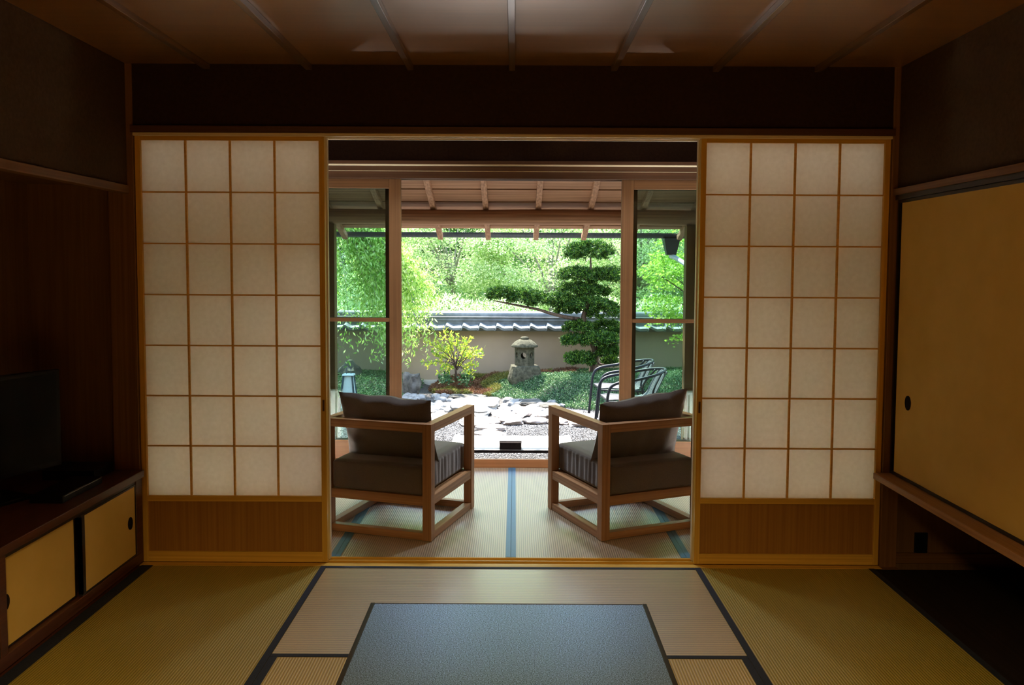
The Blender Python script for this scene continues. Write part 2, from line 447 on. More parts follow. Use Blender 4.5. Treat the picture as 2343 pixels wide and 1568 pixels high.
B(1.854, 1.868, 1.124, 2.60, .478, 1.753).build('door_panel', M['cream'], t)
# socket in the low alcove
p = atY(2106, 1246, 3.93)
t = thing('wall_socket', 'small dark wall outlet in the shadowy alcove beneath the right closet', 'outlet', (p.x, 3.93, p.z))
B(p.x-.032, p.x+.032, 3.922, 3.93, p.z-.06, p.z+.06).build('cover_plate', M['black_plastic'], t, bevel=.002)
for s in (-1, 1):
    B(p.x-.018, p.x+.018, 3.919, 3.922, p.z+s*.027-.015, p.z+s*.027+.015).build('outlet_face', M['black_plastic'], t)

# ---- left cabinet
XC = -1.78
t = thing('low_cabinet', 'long low cabinet with dark wooden top and two cream sliding doors', 'cabinet', (-2.05, 3.3, -.05))
B(-2.325, XC+.012, 1.52, 3.868, .425, .46).build('countertop', M['darkwood'], t, bevel=.003)
body = (MB().box(-2.32, XC-.01, 1.52, 3.868, -.045, .012).box(XC-.05, XC+.0, 1.52, 3.868, .012, .062)
        .box(XC-.05, XC, 3.805, 3.868, .062, .425).box(XC-.05, XC, 2.775, 2.815, .062, .425)
        .box(-2.32, -2.30, 1.52, 3.868, .012, .425).box(-2.30, XC-.05, 3.85, 3.868, .012, .425).box(XC-.05, XC, 1.52, 1.56, .062, .425))
body.build('carcass', M['darkwood'], t, bevel=.002)
B(XC-.048, XC-.006, 1.56, 3.805, .405, .425).build('upper_track', M['lacquer'], t)
def cab_door(ya, yb, xo, hy, par):
    f = ring_frame(XC-.018+xo, XC-.002+xo, ya, yb, .063, .405, .008)
    f.box(XC-.018+xo, XC-.002+xo, ya, ya+.03 if hy > (ya+yb)/2 else ya+.008, .071, .397)
    d = f.build('door', M['lacquer'], par)
    B(XC-.016+xo, XC-.004+xo, ya+.01, yb-.008, .071, .400).build('door_panel', M['cream'], d)
    MB().disc((XC-.003+xo, hy, .235), 'x', .021, .006, 24, .029).build('door_pull', M['blockwood'], d)
cab_door(3.315, 3.803, 0, 3.745, t)
cab_door(2.817, 3.31, -.022, 2.845, t)
cab_door(1.56, 2.17, -.022, 1.6, t)
cab_door(2.165, 2.773, 0, 2.7, t)

# ---- television, boxes
a = Vector((-2.013, 3.6, 0)); dr = Vector((-.107, -.25, 0)).normalized(); nrm = Vector((-dr.y, dr.x, 0))
if nrm.x < 0: nrm = -nrm
WT = .66
t = thing('television', 'black flat television standing on the dark cabinet top at the far left', 'television', (a.x, a.y, .46))
def slab(o, d, n, w0, w1, t0, t1, z0, z1):
    P = lambda w, tt, z: o + d*w + n*tt + Vector((0, 0, z))
    return MB().hexa([P(w0,t0,z0),P(w1,t0,z0),P(w1,t1,z0),P(w0,t1,z0),P(w0,t0,z1),P(w1,t0,z1),P(w1,t1,z1),P(w0,t1,z1)])
slab(a, dr, nrm, 0, WT, -.035, 0, .547, .980).build('casing', M['black_plastic'], t, bevel=.004)
slab(a, dr, nrm, .02, WT-.02, 0, .002, .572, .962).build('screen', M['screen'], t)
slab(a, dr, nrm, .30, .46, -.03, -.01, .475, .56).build('neck', M['black_plastic'], t)
slab(a, dr, nrm, .20, .56, -.11, .09, .460, .476).build('base', M['black_plastic'], t, bevel=.004)
t = thing('set_top_box', 'flat black box at the far end of the dark cabinet top', 'electronics', (-1.97, 3.74, .46))
B(-2.14, -1.90, 3.66, 3.84, .46, .505).build('casing', M['black_plastic'], t, bevel=.003)
t = thing('disc_player', 'black player with a thin bright front edge beside the television', 'electronics', (-1.9, 3.45, .46))
B(-1.985, -1.845, 3.30, 3.62, .46, .492).build('casing', M['black_plastic'], t, bevel=.003)
B(-1.845, -1.843, 3.31, 3.61, .486, .489).build('front_highlight', M['chrome'], t)  # bright strip stands in for the highlight line along the front

# ---- tatami mats
def mat_obj(x0, x1, y0, y1, along, surf, label, border='heri', bw=.028, borders=(1, 1)):
    t = thing('tatami_mat', label, 'tatami mat', ((x0+x1)/2, (y0+y1)/2, -.05))
    g = .0008
    B(x0+g, x1-g, y0+g, y1-g, -.05, -.001).build('rush_surface', M[surf], t)
    if along == 'x':
        if borders[0]: B(x0+g, x1-g, y0+g, y0+bw, -.0008, .0012).build('cloth_border', M[border], t)
        if borders[1]: B(x0+g, x1-g, y1-bw, y1-g, -.0008, .0012).build('cloth_border', M[border], t)
    else:
        if borders[0]: B(x0+g, x0+bw, y0+g, y1-g, -.0008, .0012).build('cloth_border', M[border], t)
        if borders[1]: B(x1-bw, x1-g, y0+g, y1-g, -.0008, .0012).build('cloth_border', M[border], t)
XM = 1.752
mat_obj(-XM, -.886, 2.03, 3.84, 'y', 'rush_fine', 'tatami mat beside the low cabinet, in front of the left paper screen')
mat_obj(.886, XM, 2.03, 3.84, 'y', 'rush_fine', 'tatami mat in front of the right paper screen')
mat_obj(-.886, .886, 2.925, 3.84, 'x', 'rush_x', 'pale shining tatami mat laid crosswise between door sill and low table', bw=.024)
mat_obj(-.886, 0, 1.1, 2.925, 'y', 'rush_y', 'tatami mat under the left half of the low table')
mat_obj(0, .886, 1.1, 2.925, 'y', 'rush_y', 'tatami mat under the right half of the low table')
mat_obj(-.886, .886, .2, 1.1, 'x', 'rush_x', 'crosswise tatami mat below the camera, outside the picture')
mat_obj(-XM, -.886, .2, 2.03, 'y', 'rush_fine', 'near left tatami mat mostly below the picture')
mat_obj(.886, XM, .2, 2.03, 'y', 'rush_fine', 'near right tatami mat mostly below the picture')
struct('trim_19', B(-XM, XM, YB, .2, -.05, 0), M['oak_y'])
struct('trim_20', B(-1.778, -XM, .2, 3.84, -.05, .001), M['heri'])

# ---- veranda room mats
YV0, YV1 = 3.972, 5.785
lab = ['veranda mat at the far left, under the left armchair side', 'veranda mat left of the central blue border, under left armchair',
       'veranda mat right of the central blue border, under right armchair', 'veranda mat at the far right behind the right screen']
for i in range(4):
    mat_obj(-1.752+.876*i, -1.752+.876*(i+1), YV0, YV1, 'y', 'rush_hall', lab[i], 'heri_blue', .026)

# ---- low table
t = thing('low_table', 'low table with speckled black top and thin dark edge in the foreground', 'table', (0, 1.9, 0))
TX0, TX1, TY0, TY1, TZ = -.450, .446, 1.25, 2.583, .35
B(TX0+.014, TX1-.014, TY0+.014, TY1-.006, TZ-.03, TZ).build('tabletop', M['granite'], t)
(MB().box(TX0, TX0+.014, TY0, TY1, TZ-.035, TZ+.002).box(TX1-.014, TX1, TY0, TY1, TZ-.035, TZ+.002)
 .box(TX0+.014, TX1-.014, TY0, TY0+.014, TZ-.035, TZ+.002).box(TX0+.014, TX1-.014, TY1-.006, TY1, TZ-.035, TZ+.001)).build('edge_band', M['lacquer'], t, bevel=.0015)
for sx in (TX0+.05, TX1-.11):
    for sy in (TY0+.06, TY1-.12):
        B(sx, sx+.06, sy, sy+.06, 0, TZ-.035).build('leg', M['lacquer'], t, bevel=.003)
ap = MB()
ap.box(TX0+.11, TX1-.11, TY1-.10, TY1-.08, TZ-.09, TZ-.035).box(TX0+.11, TX1-.11, TY0+.08, TY0+.10, TZ-.09, TZ-.035)
ap.box(TX0+.07, TX0+.09, TY0+.12, TY1-.12, TZ-.09, TZ-.035).box(TX1-.09, TX1-.07, TY0+.12, TY1-.12, TZ-.09, TZ-.035)
ap.build('apron', M['lacquer'], t)

# ---- shoji screens
def shoji(x0, x1, y0, y1, label, pull):
    wz, wx = (M['hinoki_z'], M['hinoki_x']) if pull else (M['daylit_z'], M['daylit_x'])  # second screens paler, daylight on their edges put into the wood
    # stiles and rails
    z1 = 2.064
    t = thing('shoji_screen', label, 'paper screen', ((x0+x1)/2, (y0+y1)/2, .0))
    ym = (y0+y1)/2
    st = .026
    B(x0, x0+st, y0, y1, .001, z1).build('stile', wz, t, bevel=.0015)
    sr = B(x1-st, x1, y0, y1, .001, z1).build('stile', wz, t, bevel=.0015)
    for (a, b) in ((.001, .052), (.300, .327), (2.036, z1)):
        B(x0+st, x1-st, y0+.001, y1-.001, a, b).build('rail', wx, t, bevel=.001)
    B(x0+st, x1-st, ym-.003, ym+.003, .052, .300).build('lower_board', M['board'], t)
    lat = MB()
    w = (x1-x0-2*st)/4
    for k in range(1, 4):
        xx = x0+st+w*k
        lat.box(xx-.0045, xx+.0045, y0+.004, ym, .327, 2.036)
    h = (2.036-.327)/7
    for k in range(1, 7):
        zz = .327+h*k
        lat.box(x0+st, x1-st, y0+.005, ym, zz-.0035, zz+.0035)
    lat.build('lattice', M['lattice'], t)
    me = fast_mesh('paper', [(a-org[t.name].x, ym+.0005-org[t.name].y, c) for (a, c) in ((x0+st,.327),(x1-st,.327),(x1-st,2.036),(x0+st,2.036))], [(0,1,2,3)])
    link('paper', me, M['paper'], t)
    if pull:
        xx = (x1-st/2) if pull > 0 else (x0+st/2)
        B(xx-.005, xx+.005, y0-.0006, y0+.001, .745, .80).build('finger_pull', M['darkwood'], t)
    return t
shoji(-1.790, -.893, 3.886, 3.916, 'front left sliding paper screen facing the room, beside the low cabinet', 1)
shoji(.893, 1.790, 3.886, 3.916, 'front right sliding paper screen facing the room, beside the closet', -1)
shoji(-1.786, -.889, 3.930, 3.960, 'second paper screen slid behind the left one, only its bright edge showing', 0)
shoji(.889, 1.786, 3.930, 3.960, 'second paper screen slid behind the right one, only its bright edge showing', 0)

# pendant lamp added unseen behind the camera, warm fill for the dim room
t = thing('room_fill_lamp', 'round pendant lamp added unseen behind the camera to brighten the room', 'lamp', (0, -.2, 2.05))
MB().lathe([(.26,0),(.27,.02),(.24,.12),(.10,.17),(.03,.18)], 28, (0, -.2, 2.05)).build('lamp_shade', M['lacquer'], t, smooth=True, auto=40)
MB().tube([(0,-.2,2.22),(0,-.2,CEIL)], .006, 6).build('cord', M['lacquer'], t)
ld = bpy.data.lights.new('fill_light', 'AREA'); ld.shape = 'DISK'; ld.size = .4; ld.energy = ROOM_FILL_W; ld.color = (1.0, .69, .27); ld.spread = R(150)
lo = bpy.data.objects.new('fill_light', ld); COL.objects.link(lo); lo.parent = t; lo.location = (0, 0, -.006)
ld.spread = R(140)

for s in (-1, 1):  # floor lamps added unseen, lighting the paper screens from behind
    fx, fy = s*1.52, 5.05
    t = thing('floor_fill_lamp', ('left' if s < 0 else 'right')+' square paper floor lamp added out of sight on the veranda mats to brighten the paper screens', 'lamp', (fx, fy, .001))
    MB().box(fx-.10, fx+.10, fy-.10, fy+.10, .001, .03).build('base', M['lacquer'], t, bevel=.002)
    for a in (-1, 1):
        for b in (-1, 1):
            B(fx+a*.092-.006, fx+a*.092+.006, fy+b*.092-.006, fy+b*.092+.006, .03, .42).build('corner_post', M['cedar_z'], t)
    me = fast_mesh('lamp_shade', [(a*.088, b*.088, z) for z in (.03, .41) for (a, b) in ((-1,-1),(1,-1),(1,1),(-1,1))], [(0,1,5,4),(1,2,6,5),(2,3,7,6),(3,0,4,7)])
    link('lamp_shade', me, M['paper'], t)
    ld = bpy.data.lights.new('fill_light', 'POINT'); ld.energy = FLOOR_FILL_W*(.85 if s < 0 else 1.15); ld.color = (.90, .94, 1.0); ld.shadow_soft_size = .04
    lo = bpy.data.objects.new('fill_light', ld); COL.objects.link(lo); lo.parent = t; lo.location = (0, 0, .24)
for s in (-1, 1):  # ceiling lamps added unseen, cool fill for chairs, mats and tabletop
    t = thing('ceiling_fill_lamp', ('left' if s < 0 else 'right')+' round recessed lamp added unseen in the veranda ceiling as fill light', 'lamp', (s*.45, 5.2, 2.44))
    MB().lathe([(.085,-.008),(.09,-.006),(.09,0)], 24, (s*.45, 5.2, 2.44)).build('rim', M['whitemetal'], t, smooth=True, auto=40)
    ld = bpy.data.lights.new('fill_light', 'AREA'); ld.shape = 'DISK'; ld.size = .15; ld.energy = VERANDA_FILL_W; ld.color = (.80, .89, 1.0); ld.spread = R(115)
    lo = bpy.data.objects.new('fill_light', ld); COL.objects.link(lo); lo.parent = t; lo.location = (0, 0, -.012)

# ================================================================== VERANDA ROOM SHELL
struct('wall_veranda_left', B(-1.95, -1.80, 3.97, 5.78, -.05, 2.5), M['plaster'])
struct('wall_veranda_right', B(1.80, 1.95, 3.97, 5.78, -.05, 2.5), M['plaster'])
struct('ceiling_veranda', B(-1.95, 1.95, 3.96, 5.95, 2.44, 2.5), M['ceiling'])
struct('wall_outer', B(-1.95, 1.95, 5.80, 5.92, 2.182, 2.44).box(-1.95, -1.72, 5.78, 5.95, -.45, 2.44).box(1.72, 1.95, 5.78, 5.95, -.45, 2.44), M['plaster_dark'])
struct('trim_21', B(-1.72, 1.72, 5.74, 5.93, 2.162, 2.186).box(-1.72, 1.72, 5.80, 5.93, 2.122, 2.157).box(-1.72, 1.72, 5.80, 5.817, 2.068, 2.119).box(-1.72, 1.72, 5.855, 5.866, 2.068, 2.119).box(-1.72, 1.72, 5.904, 5.93, 2.068, 2.119), M['dark_x'], .002)
struct('trim_22', B(-1.72, 1.72, 5.74, 5.93, 2.157, 2.162).box(-1.72, 1.72, 5.80, 5.93, 2.119, 2.122), M['daylit_x'])  # thin pale strips stand in for daylit undersides of the head beam
tm = B(-1.72, 1.72, 5.786, 5.96, -.12, 0.0).box(-1.72, 1.72, 5.786, 5.812, 0.0, .060)
for (a, b) in ((5.857,5.864),(5.906,5.96)):
    tm.box(-1.72, 1.72, a, b, 0.0, .010)
struct('trim_23', tm, wood('outer_sill', (.34,.13,.045), (.48,.21,.08), 'x', .4), .002)
struct('wall_footing', B(-6, 6, 5.80, 5.94, -.47, -.12), M['concrete'])
# neighbouring outside walls of the house
struct('wall_house_left', B(-6, -1.95, 5.80, 5.92, -.12, 2.5), M['plaster'])
struct('wall_house_right', B(1.95, 6, 5.80, 5.92, -.12, 2.5), M['plaster'])
# flat cover over the room so that no sky leaks in
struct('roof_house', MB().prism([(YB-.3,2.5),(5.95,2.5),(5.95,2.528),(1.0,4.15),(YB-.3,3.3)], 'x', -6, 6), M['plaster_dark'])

def glass_door(x0, x1, y0, y1, label, side):
    t = thing('glass_door', label, 'sliding glass door', ((x0+x1)/2, (y0+y1)/2, .045))
    sw = .085
    z0, z1 = .002, 2.068
    B(x0, x0+(sw if side < 0 else .07), y0, y1, z0, z1).build('stile', M['cedar_z'], t, bevel=.002)
    B(x1-(sw if side > 0 else .07), x1, y0, y1, z0, z1).build('stile', M['cedar_z'], t, bevel=.002)
    xa, xb = x0+(sw if side < 0 else .07), x1-(sw if side > 0 else .07)
    B(xa, xb, y0, y1, 2.0, z1).build('rail', M['cedar_x'], t, bevel=.002)
    B(xa, xb, y0, y1, z0, .19).build('rail', M['cedar_x'], t, bevel=.002)
    B(xa, xb, y0+.006, y1-.006, 1.048, 1.076).build('middle_bar', M['cedar_x'], t, bevel=.002)
    B(xa, xb, (y0+y1)/2-.0015, (y0+y1)/2+.0015, .19, 1.048).build('glass_pane', M['glass'], t)
    B(xa, xb, (y0+y1)/2-.0015, (y0+y1)/2+.0015, 1.076, 2.0).build('glass_pane', M['glass'], t)
    return t
glass_door(-1.70, -.800, 5.819, 5.853, 'left glazed wooden sliding door, weeping tree and garden lamp seen through it', 1)
glass_door(.772, 1.70, 5.819, 5.853, 'right glazed wooden sliding door in front of the black garden chairs', -1)
glass_door(-1.708, -.834, 5.868, 5.902, 'second glazed door slid behind the left one, a greyish strip at its edge', 1)
glass_door(.806, 1.708, 5.868, 5.902, 'second glazed door slid behind the right one, a greyish strip at its edge', -1)

# ================================================================== ARMCHAIRS
def rounded_block(w, d, h, r, ripple=0.0, seed=0, n=28, crown=0.0):
    V = []; F = []; idx = {}
    hx, hy, hz = w/2, d/2, h/2
    def pt(p):
        x, y, z = p[0]*hx, p[1]*hy, p[2]*hz
        ix, iy, iz = max(-hx+r, min(hx-r, x)), max(-hy+r, min(hy-r, y)), max(-hz+r, min(hz-r, z))
        v = Vector((x-ix, y-iy, z-iz))
        if v.length > 1e-9: v = v.normalized()*r
        q = Vector((ix, iy, iz)) + v
        if abs(p[2]) < .999 and ripple:
            e = 1-abs(p[2])**4
            if abs(p[0]) > .999: q.x += math.copysign(1, p[0])*ripple*e*(.6*math.sin(q.y*125+2*noise.noise(Vector((q.y*9, seed, 0))))+noise.noise(Vector((q.y*40, q.z*6, seed))))
            if abs(p[1]) > .999: q.y += math.copysign(1, p[1])*ripple*.3*e*noise.noise(Vector((q.x*14, q.z*5, seed+3)))
        if p[2] > .999: q.z += crown*(1-p[0]**2)*(1-p[1]**2) + .003*noise.noise(Vector((q.x*7, q.y*7, seed)))
        return q
    for ax in range(3):
        for s in (-1, 1):
            b = len(V)
            m = n*2 if ax == 0 else n
            for i in range(m+1):
                for j in range(n+1):
                    u, v = -1+2*i/m, -1+2*j/n
                    u = math.copysign(abs(u)**.8, u) if ax else u
                    p = [0, 0, 0]; p[ax] = s; p[(ax+1) % 3] = u; p[(ax+2) % 3] = v
                    V.append(tuple(pt(p)))
            for i in range(m):
                for j in range(n):
                    q = (b+i*(n+1)+j, b+(i+1)*(n+1)+j, b+(i+1)*(n+1)+j+1, b+i*(n+1)+j+1)
                    F.append(q if s > 0 else q[::-1])
    return V, F
def pillow(w, h, th, seed, lift):
    V = []; F = []; n = 36
    for s in (1, -1):
        b = len(V)
        for i in range(n+1):
            for j in range(n+1):
                u, v = -1+2*i/n, -1+2*j/n
                x = w/2*u*(1-.05*(1-v*v))
                z = h/2*v*(1-.05*(1-u*u))
                if v > 0: z += lift*u*v*v + .012*v*noise.noise(Vector((u*3.5, seed, 0)))
                t = th/2*((1-u**4)*(1-v**4))**.55
                wr = .006*noise.noise(Vector((u*4, v*4, seed)))*min(1, t*40)
                crease = -.006*math.exp(-((abs(u)-.8+.2*v)**2)*50)*min(1, t*40)
                V.append((x, s*(t+wr+crease), z))
        for i in range(n):
            for j in range(n):
                q = (b+i*(n+1)+j, b+(i+1)*(n+1)+j, b+(i+1)*(n+1)+j+1, b+i*(n+1)+j+1)
                F.append(q if s < 0 else q[::-1])
    return V, F
def armchair(label, loc, rot, seed, lift):
    t = thing('armchair', label, 'armchair', (0,0,0))
    hx, hy, l = .32, .33, .05
    for sx in (-1, 1):
        for sy in (-1, 1):
            B(min(sx*hx, sx*(hx-l)), max(sx*hx, sx*(hx-l)), min(sy*hy, sy*(hy-l)), max(sy*hy, sy*(hy-l)), 0, .62).build('leg', M['oak_z'], t, bevel=.002)
    for sx in (-1, 1):
        xa, xb = sorted((sx*hx, sx*(hx-l)))
        B(xa, xb, -hy+l, hy-l, .575, .62).build('armrest', M['oak_y'], t, bevel=.002)
        B(xa+.004, xb-.004, -hy+l, hy-l, .185, .235).build('seat_rail', M['oak_y'], t, bevel=.002)
        B(xa+.004, xb-.004, -hy+l, hy-l, 0.001, .04).build('floor_rail', M['oak_y'], t, bevel=.002)
    B(-hx+l, hx-l, -hy, -hy+l, .575, .62).build('back_rail', M['oak_x'], t, bevel=.002)
    for sy in (-1, 1):
        ya, yb = sorted((sy*hy, sy*(hy-l)))
        B(-hx+l, hx-l, ya+.004, yb-.004, .185, .235).build('seat_rail', M['oak_x'], t, bevel=.002)
        B(-hx+l, hx-l, ya+.004, yb-.004, 0.001, .04).build('floor_rail', M['oak_x'], t, bevel=.002)
    B(-hx+l, hx-l, -hy+l, hy-l, .215, .233).build('seat_base', M['oak_y'], t)
    V, F = rounded_block(.537, .645, .158, .022, .005, seed, crown=.012)
    me = fast_mesh('seat_cushion', [(x, y+.0, z+.314) for (x, y, z) in V], F, True)
    link('seat_cushion', me, M['fabric'], t)
    V, F = pillow(.55, .385, .15, seed, lift)
    a = R(17)
    me = fast_mesh('back_cushion', [(x, -.172 + y*math.cos(a) - z*math.sin(a), .558 + z*math.cos(a) + y*math.sin(a)) for (x, y, z) in V], F, True)
    link('back_cushion', me, M['fabric'], t)
    t.location = loc; t.rotation_euler = (0, 0, rot)
    return t
armchair('wooden box-framed armchair on the left with grey-brown cushions, seen from behind', (-.627, 4.600, .001), R(-17.2), 1.3, -.012)
armchair('wooden box-framed armchair on the right with upturned back cushion corner', (.641, 4.638, .001), R(23.1), 7.7, .03)

# ================================================================== EAVES
def zr(y): return 1.967 - .33*(y-7.2)       # underside of the rafters
t = thing('eaves', 'wooden eaves of rafters and lapped boards above the garden door', 'eaves', (0, 7.0, 2.0))
for k in range(-12, 13):
    x = -.247 + .466*k
    MB().hexa([(x-.024,5.96,zr(5.96)),(x+.024,5.96,zr(5.96)),(x+.024,7.98,zr(7.98)),(x-.024,7.98,zr(7.98)),
               (x-.024,5.96,zr(5.96)+.05),(x+.024,5.96,zr(5.96)+.05),(x+.024,7.98,zr(7.98)+.05),(x-.024,7.98,zr(7.98)+.05)]).build('rafter', M['eave_y'], t, bevel=.003)
for (y, y2) in ((5.96,6.15),(6.185,6.40),(6.435,6.65),(6.685,6.93),(6.965,7.19),(7.225,7.46),(7.495,7.72),(7.755,7.82)):
    za, zb = zr(y)+.052+.004, zr(y2)+.052
    MB().hexa([(-5.9,y,za),(5.9,y,za),(5.9,y2,zb),(-5.9,y2,zb),(-5.9,y,za+.014),(5.9,y,za+.014),(5.9,y2,zb+.014),(-5.9,y2,zb+.014)]).build('roof_board', M['eave_x'], t)
MB().hexa([(-6,5.96,zr(5.96)+.11),(6,5.96,zr(5.96)+.11),(6,7.82,zr(7.82)+.11),(-6,7.82,zr(7.82)+.11),
           (-6,5.96,zr(5.96)+.15),(6,5.96,zr(5.96)+.15),(6,7.82,zr(7.82)+.15),(-6,7.82,zr(7.82)+.15)]).build('roof_covering', M['plaster_dark'], t)
pts = []; rad = []
for i in range(41):
    xx = -4.2+8.4*i/40
    pts.append((xx, 7.25, 1.888+.004*math.sin(xx*2.1))); rad.append(.069+.004*noise.noise(Vector((xx*1.7, 0, 0))))
o = MB().tube(pts, rad, 20).build('log_beam', M['eave_x'], smooth=True)
tag(o, 'thick round log beam running under the rafters above the garden', 'beam')
for (x, lb) in ((-1.632, 'left slender wooden veranda post, just inside the left screen edge'), (1.578, 'right slender wooden veranda post beside the white downpipe')):
    t = thing('veranda_post', lb, 'post', (x, 7.25, -.45))
    B(x-.05, x+.05, 7.20, 7.30, -.36, 1.822).build('shaft', M['cedar_z'], t, bevel=.004)
    MB().lathe([(.13,0),(.14,.05),(.11,.09)], 16, (x, 7.25, -.45), .06).build('base_stone', M['stone'], t, smooth=True, auto=40)
# gutter
t = thing('rain_gutter', 'dark metal rain gutter along the eaves edge with hopper and pale downpipe', 'gutter', (0, 8.03, 1.75))
gp = []
for k in range(9):
    a = PI+PI*k/8; gp.append((8.035+.048*math.cos(a), 1.785+.05*math.sin(a)))
for k in range(8, -1, -1):
    a = PI+PI*k/8; gp.append((8.035+.043*math.cos(a), 1.785+.045*math.sin(a)))
MB().prism(gp, 'x', -5.9, 5.9).build('gutter_trough', M['metal'], t)
hx = 1.55
MB().hexa([(hx-.045,7.99,1.575),(hx+.045,7.99,1.575),(hx+.045,8.07,1.575),(hx-.045,8.07,1.575),(hx-.075,7.96,1.715),(hx+.075,7.96,1.715),(hx+.075,8.10,1.715),(hx-.075,8.10,1.715)]).box(hx-.078, hx+.078, 7.955, 8.105, 1.715, 1.735).build('rain_hopper', M['metal'], t)
MB().tube([(hx,8.03,1.585),(hx,8.03,1.565),(hx+.03,7.95,1.545),(hx+.09,7.60,1.46),(hx+.10,7.40,1.42),(hx+.10,7.36,1.38),(hx+.10,7.36,-.42)], .024, 10).build('downpipe', M['whitemetal'], t, smooth=True)

# ================================================================== GARDEN GROUND
def ss(t):
    t = max(0.0, min(1.0, t)); return t*t*(3-2*t)
def yfront(x):
    xs = [-8, -3.2, -1.55, -1.35, -1.1, -.45, -.3, .1, .6, 1.0, 2.5, 8]
    ys = [11.0, 11.3, 11.75, 12.5, 12.0, 12.0, 11.8, 11.45, 11.05, 10.75, 10.5, 10.3]
    return float(np.interp(x, xs, ys))
def hg(x, y):
    amp = float(np.interp(x, [-8,-3,-1.9,-1.5,-1.3,-1.05,-.6,-.2,.3,1.2,2.5,8], [.22,.24,.24,.12,0,.13,.16,.2,.25,.28,.3,.3]))
    h = amp*ss((y-yfront(x)+.05)/.9)
    h *= (1 - .25*ss((y-12.5)/.5))
    return -.45 + h + .012*noise.noise(Vector((x*1.7, y*1.7, 0)))
V = []; F = []
nx, ny = 160, 110
for j in range(ny+1):
    for i in range(nx+1):
        x = -8+16*i/nx; y = 5.94+(13.0-5.94)*j/ny
        V.append((x, y, hg(x, y)))
for j in range(ny):
    for i in range(nx):
        a = j*(nx+1)+i; F.append((a, a+1, a+nx+2, a+nx+1))
o = link('ground_garden', fast_mesh('ground_garden', V, F, True), M['earth']); o['kind'] = 'structure'
# hillside behind the wall
V = []; F = []
nx, ny = 60, 60
def hh(x, y): return -.5 + .25*max(0, y-15)**1.05*.9 + .5*noise.noise(Vector((x*.2, y*.2, 1)))
for j in range(ny+1):
    for i in range(nx+1):
        x = -45+90*i/nx; y = 13.1+(60-13.1)*(j/ny)**1.5
        V.append((x, y, hh(x, y) if y > 13.4 else -.5))
for j in range(ny):
    for i in range(nx):
        a = j*(nx+1)+i; F.append((a, a+1, a+nx+2, a+nx+1))
o = link('ground_hillside', fast_mesh('ground_hillside', V, F, True), M['hill']); o['kind'] = 'structure'

rs = np.random.RandomState(7)
# gravel: small real pebbles
ico_v = np.array([(0,0,1),(.94,0,.3),(.29,.89,.3),(-.76,.55,.3),(-.76,-.55,.3),(.29,-.89,.3),(0,0,-.6)])
ico_f = np.array([(0,1,2),(0,2,3),(0,3,4),(0,4,5),(0,5,1),(6,2,1),(6,3,2),(6,4,3),(6,5,4),(6,1,5)])
npb = 90000
px = rs.uniform(-2.0, 2.0, npb); py = 7.6+(10.9-7.6)*rs.rand(npb)**.8
sz = rs.uniform(.004, .009, npb)
an = rs.uniform(0, 2*PI, npb)
base = np.tile(ico_v, (npb,1)).reshape(npb, 7, 3)*np.stack([sz*1.3, sz, sz*.7], 1)[:,None,:]
ca, sa = np.cos(an)[:,None], np.sin(an)[:,None]
bx = base[:,:,0]*ca-base[:,:,1]*sa; by = base[:,:,0]*sa+base[:,:,1]*ca
pz = np.array([hg(a, b) for a, b in zip(px, py)])
V = np.stack([bx+px[:,None], by+py[:,None], base[:,:,2]+pz[:,None]+.002], 2).reshape(-1,3)
F = (np.tile(ico_f, (npb,1)).reshape(npb,10,3)+(np.arange(npb)*7)[:,None,None]).reshape(-1,3)
o = link('gravel', fast_mesh('gravel', V, F), M['pebble'])
tag(o, 'grey gravel spread between the house and the stepping stones', 'gravel', kind='stuff')

# rocks -----------------------------------------------------------------
def rock(name, c, sx, sy, sz, mat, label, cat, seed, rough=.18, flat=.0, group=None, sub=3, rot=0.0, boxy=.0, taper=0.0):
    import bmesh
    bm = bmesh.new(); bmesh.ops.create_icosphere(bm, subdivisions=sub, radius=1.0)
    for v in bm.verts:
        p = v.co.copy()
        if boxy:
            m = max(abs(p.x), abs(p.y), abs(p.z)); p = p.lerp(p/m, boxy)
        n = noise.noise(p*1.3+Vector((seed*3.1, seed, 0)))*rough*1.6 + noise.noise(p*3.1+Vector((seed, 5, 0)))*rough*.6
        p = p*(1+n)
        if flat and p.z > flat: p.z = flat+(p.z-flat)*.12
        if p.z < -.6: p.z = -.6
        if taper: p.x *= 1-taper*p.z; p.y *= 1-taper*p.z
        q = Vector((p.x*sx, p.y*sy, p.z*sz)); q.rotate(Matrix.Rotation(rot, 3, 'Z'))
        v.co = q
    me = bpy.data.meshes.new(name); bm.to_mesh(me); bm.free()
    for f in me.polygons: f.use_smooth = True
    try: me.set_sharp_from_angle(angle=R(38))
    except Exception: pass
    o = link(name, me, mat, None, c)
    return tag(o, label, cat, group)
def step(x0, x1, y0, y1, lab, seed, mat='paleston', thick=.05, zt=-.40, rough=.16, rot=0.0):
    # a flat stone whose visible top spans these picture bounds when seen on the ground
    a = atZ(x0, (y0+y1)/2, zt); b = atZ(x1, (y0+y1)/2, zt)
    f = atZ((x0+x1)/2, y1, zt); k = atZ((x0+x1)/2, y0, zt)
    c = ((a.x+b.x)/2, (f.y+k.y)/2, zt-thick*.55)
    return rock('stepping_stone', c, (b.x-a.x)/2, max(.12, (k.y-f.y)/2), thick, M[mat], lab, 'stone', seed, rough, .45, None, 4, rot, .35)
step(1036, 1144, 906, 932, 'largest flat white stepping stone, in front of the russet moss', 1, 'cobble', .09, -.34)
step(1084, 1120, 934, 950, 'small pale stone just in front of the largest stepping stone', 2, 'cobble')
step(1124, 1172, 934, 954, 'pale rounded stone in the middle row of the stepping path', 3)
step(1170, 1214, 928, 948, 'pale stone right of the middle row, near the ground cover', 4)
